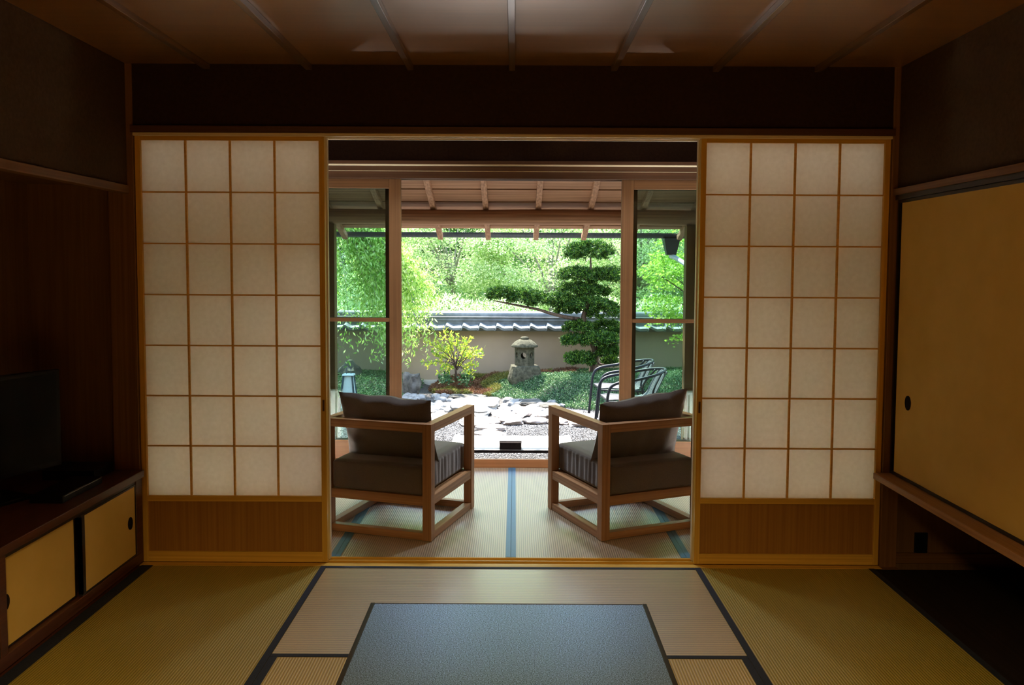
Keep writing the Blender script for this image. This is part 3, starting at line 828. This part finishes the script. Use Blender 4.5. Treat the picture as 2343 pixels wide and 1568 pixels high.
step(1212, 1262, 930, 950, 'pale flat stone at the right end of the middle row', 41)
step(1050, 1143, 951, 969, 'wide pinkish stepping stone just above the two narrow ones', 5)
step(1090, 1154, 969, 981, 'narrow pinkish stepping stone, second from the wooden step', 6)
step(1086, 1156, 984, 996, 'narrow stepping stone nearest to the wooden step', 7)
step(1142, 1198, 955, 964, 'flat edging stone on the left of the gravel border row', 8)
step(1196, 1256, 954, 963, 'flat edging stone on the right of the gravel border row', 9)
step(1140, 1196, 946, 956, 'thin edging stone behind the gravel border row', 81)
step(1254, 1300, 952, 966, 'pale edging stone partly behind the right armchair arm', 10)
step(1300, 1345, 956, 970, 'bluish flat stone seen under the right armchair arm', 11)
step(1336, 1384, 944, 960, 'pale edging stone beside the front leg of the black garden chair', 12)
step(980, 1026, 942, 957, 'pale stone with dark underside above the left armchair arm', 13)
step(1186, 1240, 912, 922, 'brown slab stone bordering the green ground cover', 14, 'rock', .05, -.38)
step(1236, 1282, 920, 931, 'brown slab stone right of the other one bordering the ground cover', 15, 'rock', .05, -.38)
step(976, 1000, 957, 968, 'small flat stone at the left armchair back corner', 16)
step(1030, 1112, 900, 909, 'bluish grey slab behind the largest white stepping stone', 17, 'rock', .05, -.38)
step(1290, 1336, 938, 950, 'pale slab between ground cover and the black garden chairs', 18)
rnd = random.Random(3)
n_c = 0
for i in range(300):
    u = rnd.uniform(925, 1050); v = rnd.uniform(908, 962)
    if u > 1030 and v > 906 and v < 935: continue
    if v > 950 and u > 975: continue
    if n_c >= 64: break
    p = atZ(u, v, -.44); r = rnd.uniform(.045, .10)
    rock('cobble', (p.x, p.y, -.43), r, r*rnd.uniform(.7,1), r*.55, M['cobble'], 'pale rounded cobble in the white bed left of the stepping stones', 'stone', i+20, .2, 0, 'pale cobbles left of the path', 2, rnd.random()*3)
    n_c += 1
n_c = 0
for i in range(40):
    u = rnd.uniform(1150, 1290); v = rnd.uniform(916, 946)
    p = atZ(u, v, -.44); r = rnd.uniform(.05, .11)
    rock('cobble', (p.x, p.y, -.43), r, r*rnd.uniform(.7,1), r*.5, M['cobble'], 'pale rounded cobble between the path and the green ground cover', 'stone', i+420, .2, 0, 'pale cobbles right of the path', 2, rnd.random()*3)
def rk(u, v, y, sx, sy, sz, mat, label, seed, **k):
    p = atY(u, v, y); return rock('garden_rock', (p.x, y, p.z), sx, sy, sz, M[mat], label, 'rock', seed, **k)
rk(941, 886, 11.85, .115, .14, .19, 'rock', 'jagged dark grey rock beside the left door, right of the green mound', 3, rough=.32, boxy=.35, rot=.6)
rk(800, 866, 12.3, .18, .16, .25, 'rock', 'rounded dark boulder behind the white garden lamp', 8, rough=.2)
rk(1015, 908, 11.6, .06, .05, .05, 'cobble', 'small grey stone at the left tip of the russet moss', 12)
rk(1330, 868, 11.9, .10, .08, .03, 'rock', 'low stone half buried right of the lantern', 14)

# ================================================================== STEP PLATFORM
t = thing('wooden_step', 'wide pale wooden step outside the garden door', 'step', (0, 7.1, -.45))
DZ = -.1
for k in range(4):
    y0 = 6.80+.15*k
    B(-.485, .475, y0+.002, y0+.148, DZ-.018, DZ).build('deck_board', M['deck'], t, bevel=.003)
for (a, b) in ((-.535, -.487), (.477, .527)):
    B(a, b, 6.80, 7.42, DZ-.022, DZ+.004).build('end_board', M['deck'], t, bevel=.003)
B(-.535, .527, 6.790, 6.799, DZ-.024, DZ-.001).build('front_edge_shade', M['blockwood'], t)  # dark strip stands in for the shade under the step's front
for sx in (-.50, .43):
    for sy in (6.86, 7.32):
        B(sx, sx+.07, sy, sy+.07, -.45, DZ-.0225).build('leg', M['lacquer'], t)
a, b = atZ(1143, 1030, DZ), atZ(1193, 1030, DZ)
t = thing('wooden_block', 'small dark block resting on the front edge of the wooden step', 'block', ((a.x+b.x)/2, 6.84, DZ))
B(a.x, b.x, 6.803, 6.88, DZ+.001, DZ+.058).build('body', M['blockwood'], t, bevel=.003)
B(a.x-.002, b.x+.002, 6.801, 6.884, DZ+.058, DZ+.062).build('lid', M['blockwood'], t, bevel=.001)

# ================================================================== GARDEN WALL
t = thing('garden_wall', 'beige plastered garden wall capped with grey wavy roof tiles', 'wall', (0, 13.0, -.45))
B(-9, 9, 12.93, 13.09, -.36, .45).build('plaster_wall', M['wallbeige'], t)
B(-9, 9, 12.87, 13.15, -.5, -.37).box(-9, 9, 12.88, 13.14, -.37, -.355).build('footing', M['concrete'], t)
B(-9, 9, 12.84, 13.18, .435, .475).build('cornice', M['tile'], t)
PIT = .2655
def tile_mb(x0, fl):
    m = MB(); n = 22
    top = []
    for i in range(n+1):
        s = i/n
        # s-curve: roll at the left, trough to the right
        z = .046*math.exp(-((s-.14)/(.055 if s < .14 else .27))**2) + .012*s*s*(s > .6)
        top.append((x0+s*PIT*1.02, z))
    ya, yb = (12.655, 12.93) if fl else (13.365, 13.09)
    za, zb = .492, .542
    for (th, ) in ((0.0,),):
        b = len(m.v)
        for (x, z) in top: m.v.append((x, ya, za+z))
        for (x, z) in top: m.v.append((x, yb, zb+z))
        for (x, z) in top: m.v.append((x, ya, za+z-.038))
        for (x, z) in top: m.v.append((x, yb, zb+z-.038))
        k = n+1
        for i in range(n):
            m.f += [(b+i, b+i+1, b+k+i+1, b+k+i), (b+2*k+i, b+3*k+i, b+3*k+i+1, b+2*k+i+1),
                    (b+i, b+2*k+i, b+2*k+i+1, b+i+1), (b+k+i, b+k+i+1, b+3*k+i+1, b+3*k+i)]
        m.f += [(b, b+k, b+3*k, b+2*k), (b+n, b+2*k+n, b+3*k+n, b+k+n)]
    return m
off = atY(1060, 745, 12.7).x - .16*PIT
k0 = -18
for k in range(k0, 20):
    tile_mb(off+PIT*k, True).build('roof_tile', M['tile'], t, smooth=True, auto=50)
mm = MB()
for k in range(k0, 20):
    q = tile_mb(off+PIT*k, False); b = len(mm.v); mm.v += q.v; mm.f += [tuple(b+i for i in f) for f in q.f]
o = mm.build('rear_tiles', M['tile'], t, smooth=True, auto=50); o['kind'] = 'stuff'
B(-9, 9, 12.88, 13.14, .475, .60).build('tile_bed', M['tile'], t)
B(-9, 9, 12.86, 13.16, .600, .622).box(-9, 9, 12.88, 13.14, .622, .645).box(-9, 9, 12.865, 13.155, .645, .662).build('ridge_course', M['tile'], t, bevel=.004)
MB().tube([(-9, 13.01, .668), (9, 13.01, .668)], .078, 20).build('ridge_roll', M['tile'], t, smooth=True)

# ================================================================== STONE LANTERN
lc = atY(1200, 838, 12.15); lx, ly, lz = lc.x, 12.15, lc.z
o = rock('lantern_rock', (lx+.005, ly, lz-.125), .245, .20, .21, M['stone'], 'squat grey boulder carrying the stone lantern', 'rock', 5, .06, .62, None, 4, .12, .55, .12)
t = thing('stone_lantern', 'small mossy stone lantern with rounded roof, standing on the squat boulder', 'lantern', (lx, ly, lz-.01))
def hexpt(r, k, off=R(-8)): return (lx+r*math.cos(k*PI/3+off), ly+r*math.sin(k*PI/3+off))
body = MB()
zb0, zb1 = lz+.012, lz+.285
for k in range(6):
    p0, p1 = Vector((*hexpt(.148, k), 0)), Vector((*hexpt(.148, k+1), 0))
    q0, q1 = Vector((*hexpt(.118, k), 0)), Vector((*hexpt(.118, k+1), 0))
    hr, hcz = .042, (zb0+zb1)/2+.02
    n = 16
    outer = []
    for i in range(n):
        a = 2*PI*i/n; ca, sa = math.cos(a), math.sin(a)
        m_ = max(abs(ca), abs(sa)); outer.append((.5+.5*ca/m_, .5+.5*sa/m_))
    b = len(body.v)
    for (A, Bq) in ((p0, p1), (q0, q1)):
        L = (Bq-A).length
        for (s, h) in outer:
            P = A.lerp(Bq, s); body.v.append((P.x, P.y, zb0+(zb1-zb0)*h))
        for i in range(n):
            a = 2*PI*i/n; P = A.lerp(Bq, .5+math.cos(a)*hr/L*(1 if k % 2 == 0 or True else 1)); body.v.append((P.x, P.y, hcz+math.sin(a)*hr*1.15))
    for i in range(n):
        j = (i+1) % n
        body.f += [(b+i, b+j, b+n+j, b+n+i), (b+2*n+i, b+3*n+i, b+3*n+j, b+2*n+j), (b+n+i, b+n+j, b+3*n+j, b+3*n+i), (b+i, b+2*n+i, b+2*n+j, b+j)]
body.build('light_chamber', M['stone'], t)
for k in range(6):
    x, y = hexpt(.132, k)
    B(x-.018, x+.018, y-.018, y+.018, lz-.02, lz+.014).build('foot', M['stone'], t)
MB().lathe([(.05,.283),(.165,.285),(.198,.292),(.203,.305),(.18,.335),(.14,.372),(.09,.400),(.05,.408)], 28, (lx, ly, lz), .03).build('roof', M['stone'], t, smooth=True)
MB().lathe([(.05,.405),(.062,.412),(.064,.425),(.05,.44),(.02,.446)], 18, (lx, ly, lz), .04).build('finial', M['stone'], t, smooth=True)

# ================================================================== GARDEN LAMP
lx2, ly2 = atY(798, 900, 10.6).x, 10.6
t = thing('garden_lamp', 'white tapered garden lamp with slate frame behind the left glass door', 'lamp', (lx2, ly2, -.45))
zt = atY(798, 857, 10.6).z
def sq(w, z): return [(lx2-w, ly2-w, z), (lx2+w, ly2-w, z), (lx2+w, ly2+w, z), (lx2-w, ly2+w, z)]
MB().hexa(sq(.098, -.40)+sq(.052, zt-.02)).build('lamp_shade', M['lampwhite'], t)
for sx in (-1, 1):
    for sy in (-1, 1):
        MB().tube([(lx2+sx*.105, ly2+sy*.105, -.45), (lx2+sx*.056, ly2+sy*.056, zt-.01)], .013, 6).build('corner_post', M['slate'], t)
MB().hexa(sq(.075, zt-.012)+sq(.07, zt+.008)).build('cap', M['whitemetal'], t, bevel=.002)
B(lx2-.10, lx2+.10, ly2-.10, ly2+.10, -.45, -.40).build('base', M['slate'], t)
MB().tube([(lx2-.03, ly2, zt+.005), (lx2-.03, ly2, zt+.07), (lx2-.02, ly2, zt+.085), (lx2+.02, ly2, zt+.085), (lx2+.03, ly2, zt+.07), (lx2+.03, ly2, zt+.005)], .004, 6).build('handle', M['slate'], t, smooth=True)

# ================================================================== OUTDOOR CHAIRS
def garden_chair(label, loc, rot):
    t = thing('garden_chair', label, 'chair', (0,0,0))
    # faces local -x ; width along y
    hw = .27
    def arc(pts, n=5):
        P = [Vector(p) for p in pts]; out = []
        for i in range(len(P)-1):
            p0 = P[max(i-1,0)]; p1 = P[i]; p2 = P[i+1]; p3 = P[min(i+2,len(P)-1)]
            for k in range(n):
                s = k/n
                out.append(.5*((2*p1)+(p2-p0)*s+(2*p0-5*p1+4*p2-p3)*s*s+(3*p1-p0-3*p2+p3)*s**3))
        out.append(P[-1]); return out
    hoop = [(-.36,-hw,0.0),(-.335,-hw,.30),(-.305,-hw,.52),(-.22,-hw-.01,.60),(-.02,-hw-.02,.635),(.22,-hw+.02,.685),(.36,-.13,.715),(.40,0,.725)]
    full = hoop + [(x, -y, z) for (x, y, z) in hoop[-2::-1]]
    MB().tube(arc(full), .017, 8).build('hoop_frame', M['blackmetal'], t, smooth=True)
    for s in (-1, 1):
        MB().tube(arc([(.34, s*(hw-.03), 0),(.27, s*(hw-.03), .30),(.20, s*(hw-.03), .42),(.23, s*(hw-.05), .55),(.33, s*.14, .70)]), .012, 8).build('rear_leg', M['blackmetal'], t, smooth=True)
    fr = MB()
    for s in (-1, 1):
        fr.tube([(-.30, s*(hw-.035), .385), (.21, s*(hw-.035), .36)], .011, 8)
    fr.tube([(-.30, -(hw-.035), .385), (-.30, hw-.035, .385)], .011, 8)
    fr.build('seat_frame', M['blackmetal'], t, smooth=True)
    # seat and back slung in one curve, made of straps across
    prof = [(-.31,.40),(-.2,.405),(-.05,.395),(.08,.38),(.17,.385),(.23,.43),(.27,.50),(.31,.58),(.35,.66),(.385,.715)]
    pr = [Vector((p[0], 0, p[1])) for p in prof]; pr = arc(pr, 4)
    ns = 7
    for (a, b, nm) in ((0, 17, 'seat'), (17, len(pr)-1, 'backrest')):
        m = MB()
        for k in range(ns):
            ya = -.225+k*.45/ns+.006; yb = ya+.45/ns-.012
            if nm == 'backrest': ya *= .8; yb *= .8
            for i in range(a, b):
                p, q = pr[i], pr[i+1]
                d = (q-p).normalized(); n = Vector((-d.z, 0, d.x))*.006
                m.hexa([(p.x-n.x,ya,p.z-n.z),(q.x-n.x,ya,q.z-n.z),(q.x-n.x,yb,q.z-n.z),(p.x-n.x,yb,p.z-n.z),
                        (p.x+n.x,ya,p.z+n.z),(q.x+n.x,ya,q.z+n.z),(q.x+n.x,yb,q.z+n.z),(p.x+n.x,yb,p.z+n.z)])
        m.build(nm, M['strap'], t)
    t.location = loc; t.rotation_euler = (0, 0, rot)
    return t
garden_chair('black metal garden chair with grey straps, the farther of the two', (1.37, 10.25, -.45), R(5))
garden_chair('black metal garden chair with grey straps, the nearer of the two', (1.36, 9.35, -.45), R(5))

# ================================================================== FOLIAGE
def leaves(name, P, D, L, Wd, mat, parent=None, flatness=.0, loc=None):
    P = np.asarray(P, float); D = np.asarray(D, float)
    n = len(P)
    D = D/np.maximum(np.linalg.norm(D, axis=1), 1e-6)[:,None]
    rv = rs.normal(size=(n,3)); rv[:,2] *= (1-flatness)
    Sd = np.cross(D, rv) if flatness == 0 else rv - D*(rv*D).sum(1)[:,None]
    Sd = Sd/np.maximum(np.linalg.norm(Sd, axis=1), 1e-6)[:,None]
    L = np.broadcast_to(L, (n,))[:,None]; Wd = np.broadcast_to(Wd, (n,))[:,None]
    a = P; b = P + D*L*.45 + Sd*Wd/2; c = P + D*L; d = P + D*L*.45 - Sd*Wd/2
    V = np.stack([a,b,c,d],1).reshape(-1,3)
    if parent is not None:
        o3 = org[parent.name]; V = V - np.array([o3.x,o3.y,o3.z])
    F = np.arange(n*4).reshape(-1,4)
    return link(name, fast_mesh(name, V, F), mat, parent)
def unit(n):
    v = rs.normal(size=(n,3)); return v/np.linalg.norm(v,axis=1)[:,None]

# ---- clipped evergreen
bp = atY(1357, 857, 12.2)
t = thing('cloud_pruned_tree', 'dark green cloud-pruned evergreen with layered clipped pads right of the lantern', 'tree', (bp.x, 12.2, bp.z-.03))
TY = 12.2
def tp(u, v, dy=0): p = atY(u, v, TY+dy); return (p.x, p.y, p.z)
MB().tube([tp(1357,862),tp(1357,850),tp(1361,825),tp(1362,800),tp(1356,785),tp(1349,768),tp(1340,750),tp(1334,735),tp(1338,715),tp(1347,690),tp(1352,660),tp(1352,620),tp(1351,585)],
          [.085,.065,.055,.050,.048,.046,.048,.045,.040,.034,.026,.018,.010], 12).build('trunk', M['bark'], t, smooth=True)
br = MB()
br.tube([tp(1336,732),tp(1300,727,-.05),tp(1262,718,-.1),tp(1230,708,-.1),tp(1190,700,-.1),tp(1150,692,-.1),tp(1128,688,-.1)], [.032,.028,.024,.02,.017,.012,.006], 8)
for (u0,v0,u1,v1) in ((1352,770,1310,760),(1357,785,1395,775),(1361,815,1325,825),(1361,800,1392,806),(1361,830,1395,835),(1349,690,1300,700),(1350,690,1395,705),(1352,640,1318,632),(1352,640,1382,636),(1351,672,1310,670)):
    br.tube([tp(u0,v0),tp((u0+u1)/2,(v0+v1)/2+2,-.03),tp(u1,v1,-.05)], [.02,.014,.007], 6)
br.build('branches', M['bark'], t, smooth=True)
pads = [(1349,578,56,27,0),(1318,630,40,19,-.12),(1382,633,46,20,.05),(1400,628,22,18,.2),(1325,664,52,17,0),(1366,668,30,14,.1),
        (1345,695,50,18,-.1),(1288,690,30,20,-.1),(1380,712,42,26,.0),(1300,708,32,14,.05),(1240,690,40,17,-.1),(1200,680,42,18,-.15),(1152,675,36,19,-.15),(1128,674,16,12,-.1),
        (1322,750,36,17,-.05),(1388,752,40,18,.12),(1372,778,50,20,-.1),(1318,780,34,14,-.1),(1392,805,30,16,-.08),(1326,822,38,17,-.1),(1396,830,20,14,.1)]
for (u, v, hu, hv, dy) in pads:
    c = np.array(tp(u, v, dy)); rx = hu*.00656; rz = hv*.0058; ry = max(.14, rx*.75)
    nt_ = int(190*(rx*ry+rx*rz+ry*rz)*PI/.45)
    nt_ = max(60, min(420, int(nt_*1.25)))
    q = unit(nt_); q[:,2] = np.where(q[:,2] < -.55, -q[:,2], q[:,2])
    rr = rs.uniform(.62, 1.02, nt_)[:,None]
    C = c + q*np.array([rx,ry,rz])*rr + rs.normal(size=(nt_,3))*.008
    nl = 46
    P = np.repeat(C, nl, 0); Nn = np.repeat(q*np.array([.6,.6,.9])+np.array([0,0,.35]), nl, 0)
    D = Nn + rs.normal(size=(len(P),3))*.75
    P = P + rs.normal(size=P.shape)*.014
    leaves('foliage_pad', P, D, rs.uniform(.024,.044,len(P)), .012, M['pine'], t)

# ---- yellow shrub
sy = 12.05
def sp(u, v, dy=0): p = atY(u, v, sy+dy); return Vector(p)
b0 = sp(1045, 872)
t = thing('yellow_shrub', 'bright yellow-green leafy shrub growing from the russet moss before the wall', 'shrub', (b0.x, sy, b0.z))
tips = [(1018,754),(1030,764),(1047,768),(1078,772),(1062,778),(1105,802),(1092,796),(985,790),(975,780),(1000,785),(966,830),(980,836),(1000,815),(1088,835),(1075,812),(1012,842),(1100,815),(1020,800),(1060,815),(1080,850),(1005,852),(1030,790),(1035,820),(1070,795),(1020,858),(1084,862),(1052,835),(1095,806),(1010,770),(990,805)]
st = MB(); P = []; D = []
st.tube([sp(1045,874), sp(1043,850), sp(1040,835), sp(1046,822)], [.022,.016,.012,.009], 6)
for i, (u, v) in enumerate(tips):
    dy = rs.uniform(-.25, .25)
    r0 = sp(1043+rs.uniform(-3,3), rs.uniform(824, 850)); r2 = sp(u, v, dy); r1 = r0.lerp(r2, .5)+Vector((0,0,.03))
    path = [r0.lerp(r1, s/4) for s in range(4)]+[r1.lerp(r2, s/4) for s in range(5)]
    st.tube(path, [.006]*4+[.004]*4+[.002], 5)
    for k in range(40):
        s = rs.uniform(.42, 1.05); p = r0.lerp(r2, s)+Vector((0,0,.03*math.sin(s*PI)))
        dd = (r2-r0).normalized()*.5+Vector(rs.normal(size=3))*.6
        P.append(p+Vector(rs.normal(size=3))*.014); D.append(dd)
st.build('stem', M['bark'], t, smooth=True)
leaves('foliage', P, D, rs.uniform(.04,.075,len(P)), .024, M['yellow'], t)

# small fern-like plants at its foot
for (u, v, lb) in ((1020,868,'pale green fern tuft left of the yellow shrub stem'),(1066,866,'pale green fern tuft right of the yellow shrub stem')):
    c = sp(u, v, -.12); P = []; D = []
    for k in range(170):
        P.append(c+Vector(rs.normal(size=3))*.045); D.append(Vector(rs.normal(size=3))+Vector((0,0,.5)))
    o = leaves('fern', P, D, .06, .024, M['cover']); tag(o, lb, 'fern')

# ---- ground covers
def scatter(n, x0, x1, y0, y1, test, h=.0):
    out = []
    while len(out) < n:
        x = rs.uniform(x0, x1); y = rs.uniform(y0, y1)
        if test(x, y): out.append((x, y, hg(x, y)+rs.uniform(0, h)))
    return np.array(out)
lanx = lx
def not_rock(x, y): return not (((x-lx)/.21)**2+((y-ly)/.16)**2 < 1)
def moss_zone(x, y):
    if x < -.30 + .12*math.sin(y*9): return True
    # russet strip between lantern and tree, behind the green mound
    if y > 12.25 and x < 1.05+.1*math.sin(y*7): return True
    return False
P = scatter(80000, -.6, 3.2, 10.3, 12.83, lambda x, y: y > yfront(x)-.02+.12*noise.noise(Vector((x*3,y*3,0))) and not moss_zone(x, y) and not_rock(x, y), .05)
D = rs.normal(size=P.shape)*np.array([1,1,.5])+np.array([0,0,.7])
o = leaves('ground_cover', P, D, rs.uniform(.022,.045,len(P)), .0095, M['cover'])
tag(o, 'dense green ground cover on the mound between lantern and garden chairs', 'ground cover', kind='stuff')
P = scatter(40000, -4.5, -1.42, 10.9, 12.83, lambda x, y: y > yfront(x)-.02+.12*noise.noise(Vector((x*3,y*3,0))), .05)
D = rs.normal(size=P.shape)*np.array([1,1,.5])+np.array([0,0,.7])
o = leaves('ground_cover', P, D, rs.uniform(.022,.045,len(P)), .0095, M['cover'])
tag(o, 'green ground cover on the left mound behind the garden lamp', 'ground cover', kind='stuff')
def red(x, y): return noise.noise(Vector((x*2.2+4, y*2.2, 2))) + (.35 if x < -.75 else 0) + (.4 if x > .4 else 0) > .10
mz = lambda x, y: x > -1.28 and y > yfront(x)-.12 and moss_zone(x, y) and not_rock(x, y)
def tuft_h(x, y): return .03 + .06*max(0, noise.noise(Vector((x*5, y*5, 3)))+.5)
def moss(n, x0, x1, test, mat, name, label):
    P = scatter(n, x0, x1, 11.6, 12.83, test, 0)
    P[:,2] += np.array([rs.uniform(0, 1)*tuft_h(a, b) for a, b in P[:,:2]])
    D = rs.normal(size=P.shape)*np.array([1,1,.6])+np.array([0,0,.55])
    o = leaves(name, P, D, rs.uniform(.018,.05,len(P)), .006, M[mat])
    tag(o, label, 'moss', kind='stuff')
moss(46000, -1.28, 1.2, lambda x, y: mz(x, y) and red(x, y), 'moss_red', 'russet_moss', 'russet brown moss under the yellow shrub and beside the clipped tree')
moss(30000, -1.28, .6, lambda x, y: mz(x, y) and not red(x, y), 'moss_green', 'green_moss', 'golden green moss left of the lantern boulder')

# ---- weeping tree at the left
wx, wy = -3.05, 12.3
t = thing('weeping_tree', 'weeping tree with long hanging bright green leaves at the left of the garden', 'tree', (wx, wy, hg(wx, wy)-.02))
MB().tube([(wx,wy,-.3),(wx+.05,wy,.4),(wx-.04,wy+.03,1.1),(wx+.05,wy,1.7),(wx+.1,wy,2.2)], [.10,.085,.075,.06,.04], 10).build('trunk', M['bark_grey'], t, smooth=True)
st = MB(); P = []; D = []
for i in range(560):
    az = rs.uniform(0, 2*PI) if i % 5 < 2 else rs.uniform(-.9, .9); rad = rs.uniform(.4, 1.0)**.7*1.85
    if math.sin(az) < 0 and rad > 1.5: rad *= .75
    top = 2.55 - .55*(rad/1.85)**2*1.7 + rs.uniform(-.2,.25)
    ex, ey = wx+math.cos(az)*rad, wy+math.sin(az)*rad*.62
    if ey > 12.62: ey = 12.62-rs.rand()*.35
    drop = rs.uniform(.5, 2.0)
    if rad > 1.5: drop *= .9
    bot = max(-.2, top-drop)
    p0 = Vector((wx+.08, wy, 2.0)); p1 = Vector((wx+math.cos(az)*rad*.55, wy+math.sin(az)*rad*.34, top+.25)); p2 = Vector((ex, ey, top-.1)); p3 = Vector((ex+.12*math.cos(az), ey, bot))
    path = []
    for s in range(13):
        q = s/12
        path.append(p0*(1-q)**3+p1*3*q*(1-q)**2+p2*3*q*q*(1-q)+p3*q**3)
    if i % 4 == 0: st.tube(path, [.008-.0072*s/12 for s in range(13)], 4, False)
    for k in range(66):
        s = rs.uniform(.30, 1.0)*12; a = int(min(11, s)); p = path[a].lerp(path[a+1], s-a)
        P.append(p+Vector(rs.normal(size=3))*.03); D.append(Vector((rs.normal()*.5, rs.normal()*.5, -.7+rs.normal()*.3)))
st.build('branches', M['bark_grey'], t)
leaves('foliage', P, D, rs.uniform(.05,.09,len(P)), .023, M['weeping'], t)

# ---- maple-like trees
def maple(name, label, x, y, z0, crown_c, rad, nspray, nleaf, L, mat, group=None, bark='bark_grey', spr=.42, th=.06, nb=14, tr=.09):
    t = thing(name, label, 'tree', (x, y, z0), group)
    c = Vector(crown_c)
    q = unit(nspray); q[:,2] = q[:,2]
    rr = rs.uniform(.45, 1.0, nspray)[:,None]**.6
    C = np.array(c) + q*np.array(rad)*rr
    P = np.repeat(C, nleaf, 0)
    rsz = spr*np.repeat(rs.uniform(.5,1.2,nspray), nleaf)
    a = rs.uniform(0, 2*PI, len(P)); d = np.sqrt(rs.rand(len(P)))*rsz
    out = np.repeat(q, nleaf, 0)
    P = P + np.stack([np.cos(a)*d, np.sin(a)*d, rs.normal(size=len(P))*th - .25*d*d/max(spr,.1)], 1)
    D = np.stack([np.cos(a), np.sin(a), -.35+rs.normal(size=len(P))*.35], 1) + rs.normal(size=P.shape)*.4
    leaves('crown', P, D, rs.uniform(.7,1.25,len(P))*L, rs.uniform(.5,.8,len(P))*L, mat, t, .35)
    m = MB()
    h = c.z - z0
    fork = Vector((x+rs.uniform(-.1,.1), y, z0+h*.45))
    m.tube([(x,y,z0-.1), (x+.04,y,z0+h*.25), fork], [tr, tr*.8, tr*.7], 8)
    for k in range(nb):
        e = Vector(C[k % len(C)]); mid = fork.lerp(e, .5)+Vector((0,0,.12*h*.3))
        m.tube([fork, fork.lerp(mid, .5)+Vector((0,0,.06)), mid, mid.lerp(e, .5), e], [tr*.45, tr*.35, tr*.25, tr*.15, tr*.06], 5, False)
    m.build('trunk', M[bark], t, smooth=True)
    return t
maple('maple_tree', 'low maple with layered bright sprays behind the right glass door', 3.25, 12.1, -.2, (2.95, 12.0, 1.35), (1.05, .7, 1.05), 80, 200, .045, M['maple_yellow'], None, 'bark', .38, .03, 12, .05)
G = 'trees beyond the garden wall'
specs = [
 ('bright maple beyond the wall, right behind the weeping tree', -3.9, 16.5, (-3.9,16.5,2.2), (1.9,1.3,2.0), 'maple'),
 ('light green maple with thin forked stems, beyond the wall above the yellow shrub', -1.3, 17.5, (-1.3,17.5,2.2), (1.6,1.3,1.7), 'maple'),
 ('pale green maple beyond the wall above the stone lantern', .75, 16.8, (.6,16.8,2.1), (1.4,1.2,1.8), 'maple'),
 ('fresh green maple beyond the wall, right behind the clipped evergreen', 2.6, 17.4, (2.6,17.4,2.3), (1.5,1.3,1.9), 'maple'),
 ('bright maple beyond the wall at the right glass door', 4.6, 16.6, (4.5,16.6,2.3), (1.7,1.2,2.0), 'maple'),
 ('broad green tree beyond the wall at the far left', -6.6, 18.2, (-6.6,18.2,2.4), (2.0,1.4,2.2), 'forest'),
 ('broad green tree beyond the wall at the far right', 7.0, 18.4, (7.0,18.4,2.4), (2.0,1.4,2.2), 'forest'),
]
for (lb, x, y, cc, rd, mt) in specs:
    maple('maple_tree' if mt == 'maple' else 'broadleaf_tree', lb, x, y, hh(x, y), cc, rd, 130, 330, .048, M[mt], G, spr=.45, th=.07, nb=16, tr=.07)
# forest on the slope
rr_ = random.Random(11)
for i in range(13):
    x = -15+2.5*i+rr_.uniform(-.5,.5); y = 23+rr_.uniform(-1.5,3.5); z0 = hh(x, y)
    maple('forest_tree', 'green tree of the wooded slope behind the maples', x, y, z0, (x, y, z0+2.6), (2.2,1.6,2.6), 110, 130, .15, M['forest'] if i % 2 else M['maple'], 'wooded slope trees', spr=.8, th=.16, nb=10, tr=.14)
for i in range(11):
    x = -22+4.4*i+rr_.uniform(-.8,.8); y = 33+rr_.uniform(-2,3); z0 = hh(x, y)
    maple('forest_tree', 'distant green tree high on the wooded slope', x, y, z0, (x, y, z0+3.2), (3.6,2.4,3.6), 110, 130, .26, M['forest'], 'distant slope trees', spr=1.3, th=.3, nb=8, tr=.2)
# pale shrubs just behind the wall
for i in range(9):
    x = -5.4+1.35*i+rr_.uniform(-.2,.2); y = 14.3+rr_.uniform(-.3,.4)
    t = thing('shrub', 'pale feathery shrub just behind the tiled garden wall', 'shrub', (x, y, -.5), 'shrubs behind the wall')
    n = 3600
    q = unit(n)*np.array([.85,.45,.72])*rs.uniform(.5,1,n)[:,None]**.5 + np.array([x, y, .25])
    D = rs.normal(size=(n,3))*.6+np.array([0,0,.6])
    leaves('foliage', q, D, rs.uniform(.06,.11,n), .02, M['maple'], t)
    MB().tube([(x,y,-.55),(x+.03,y,.1),(x,y,.5)], [.03,.02,.01], 6).build('stem', M['bark_grey'], t)
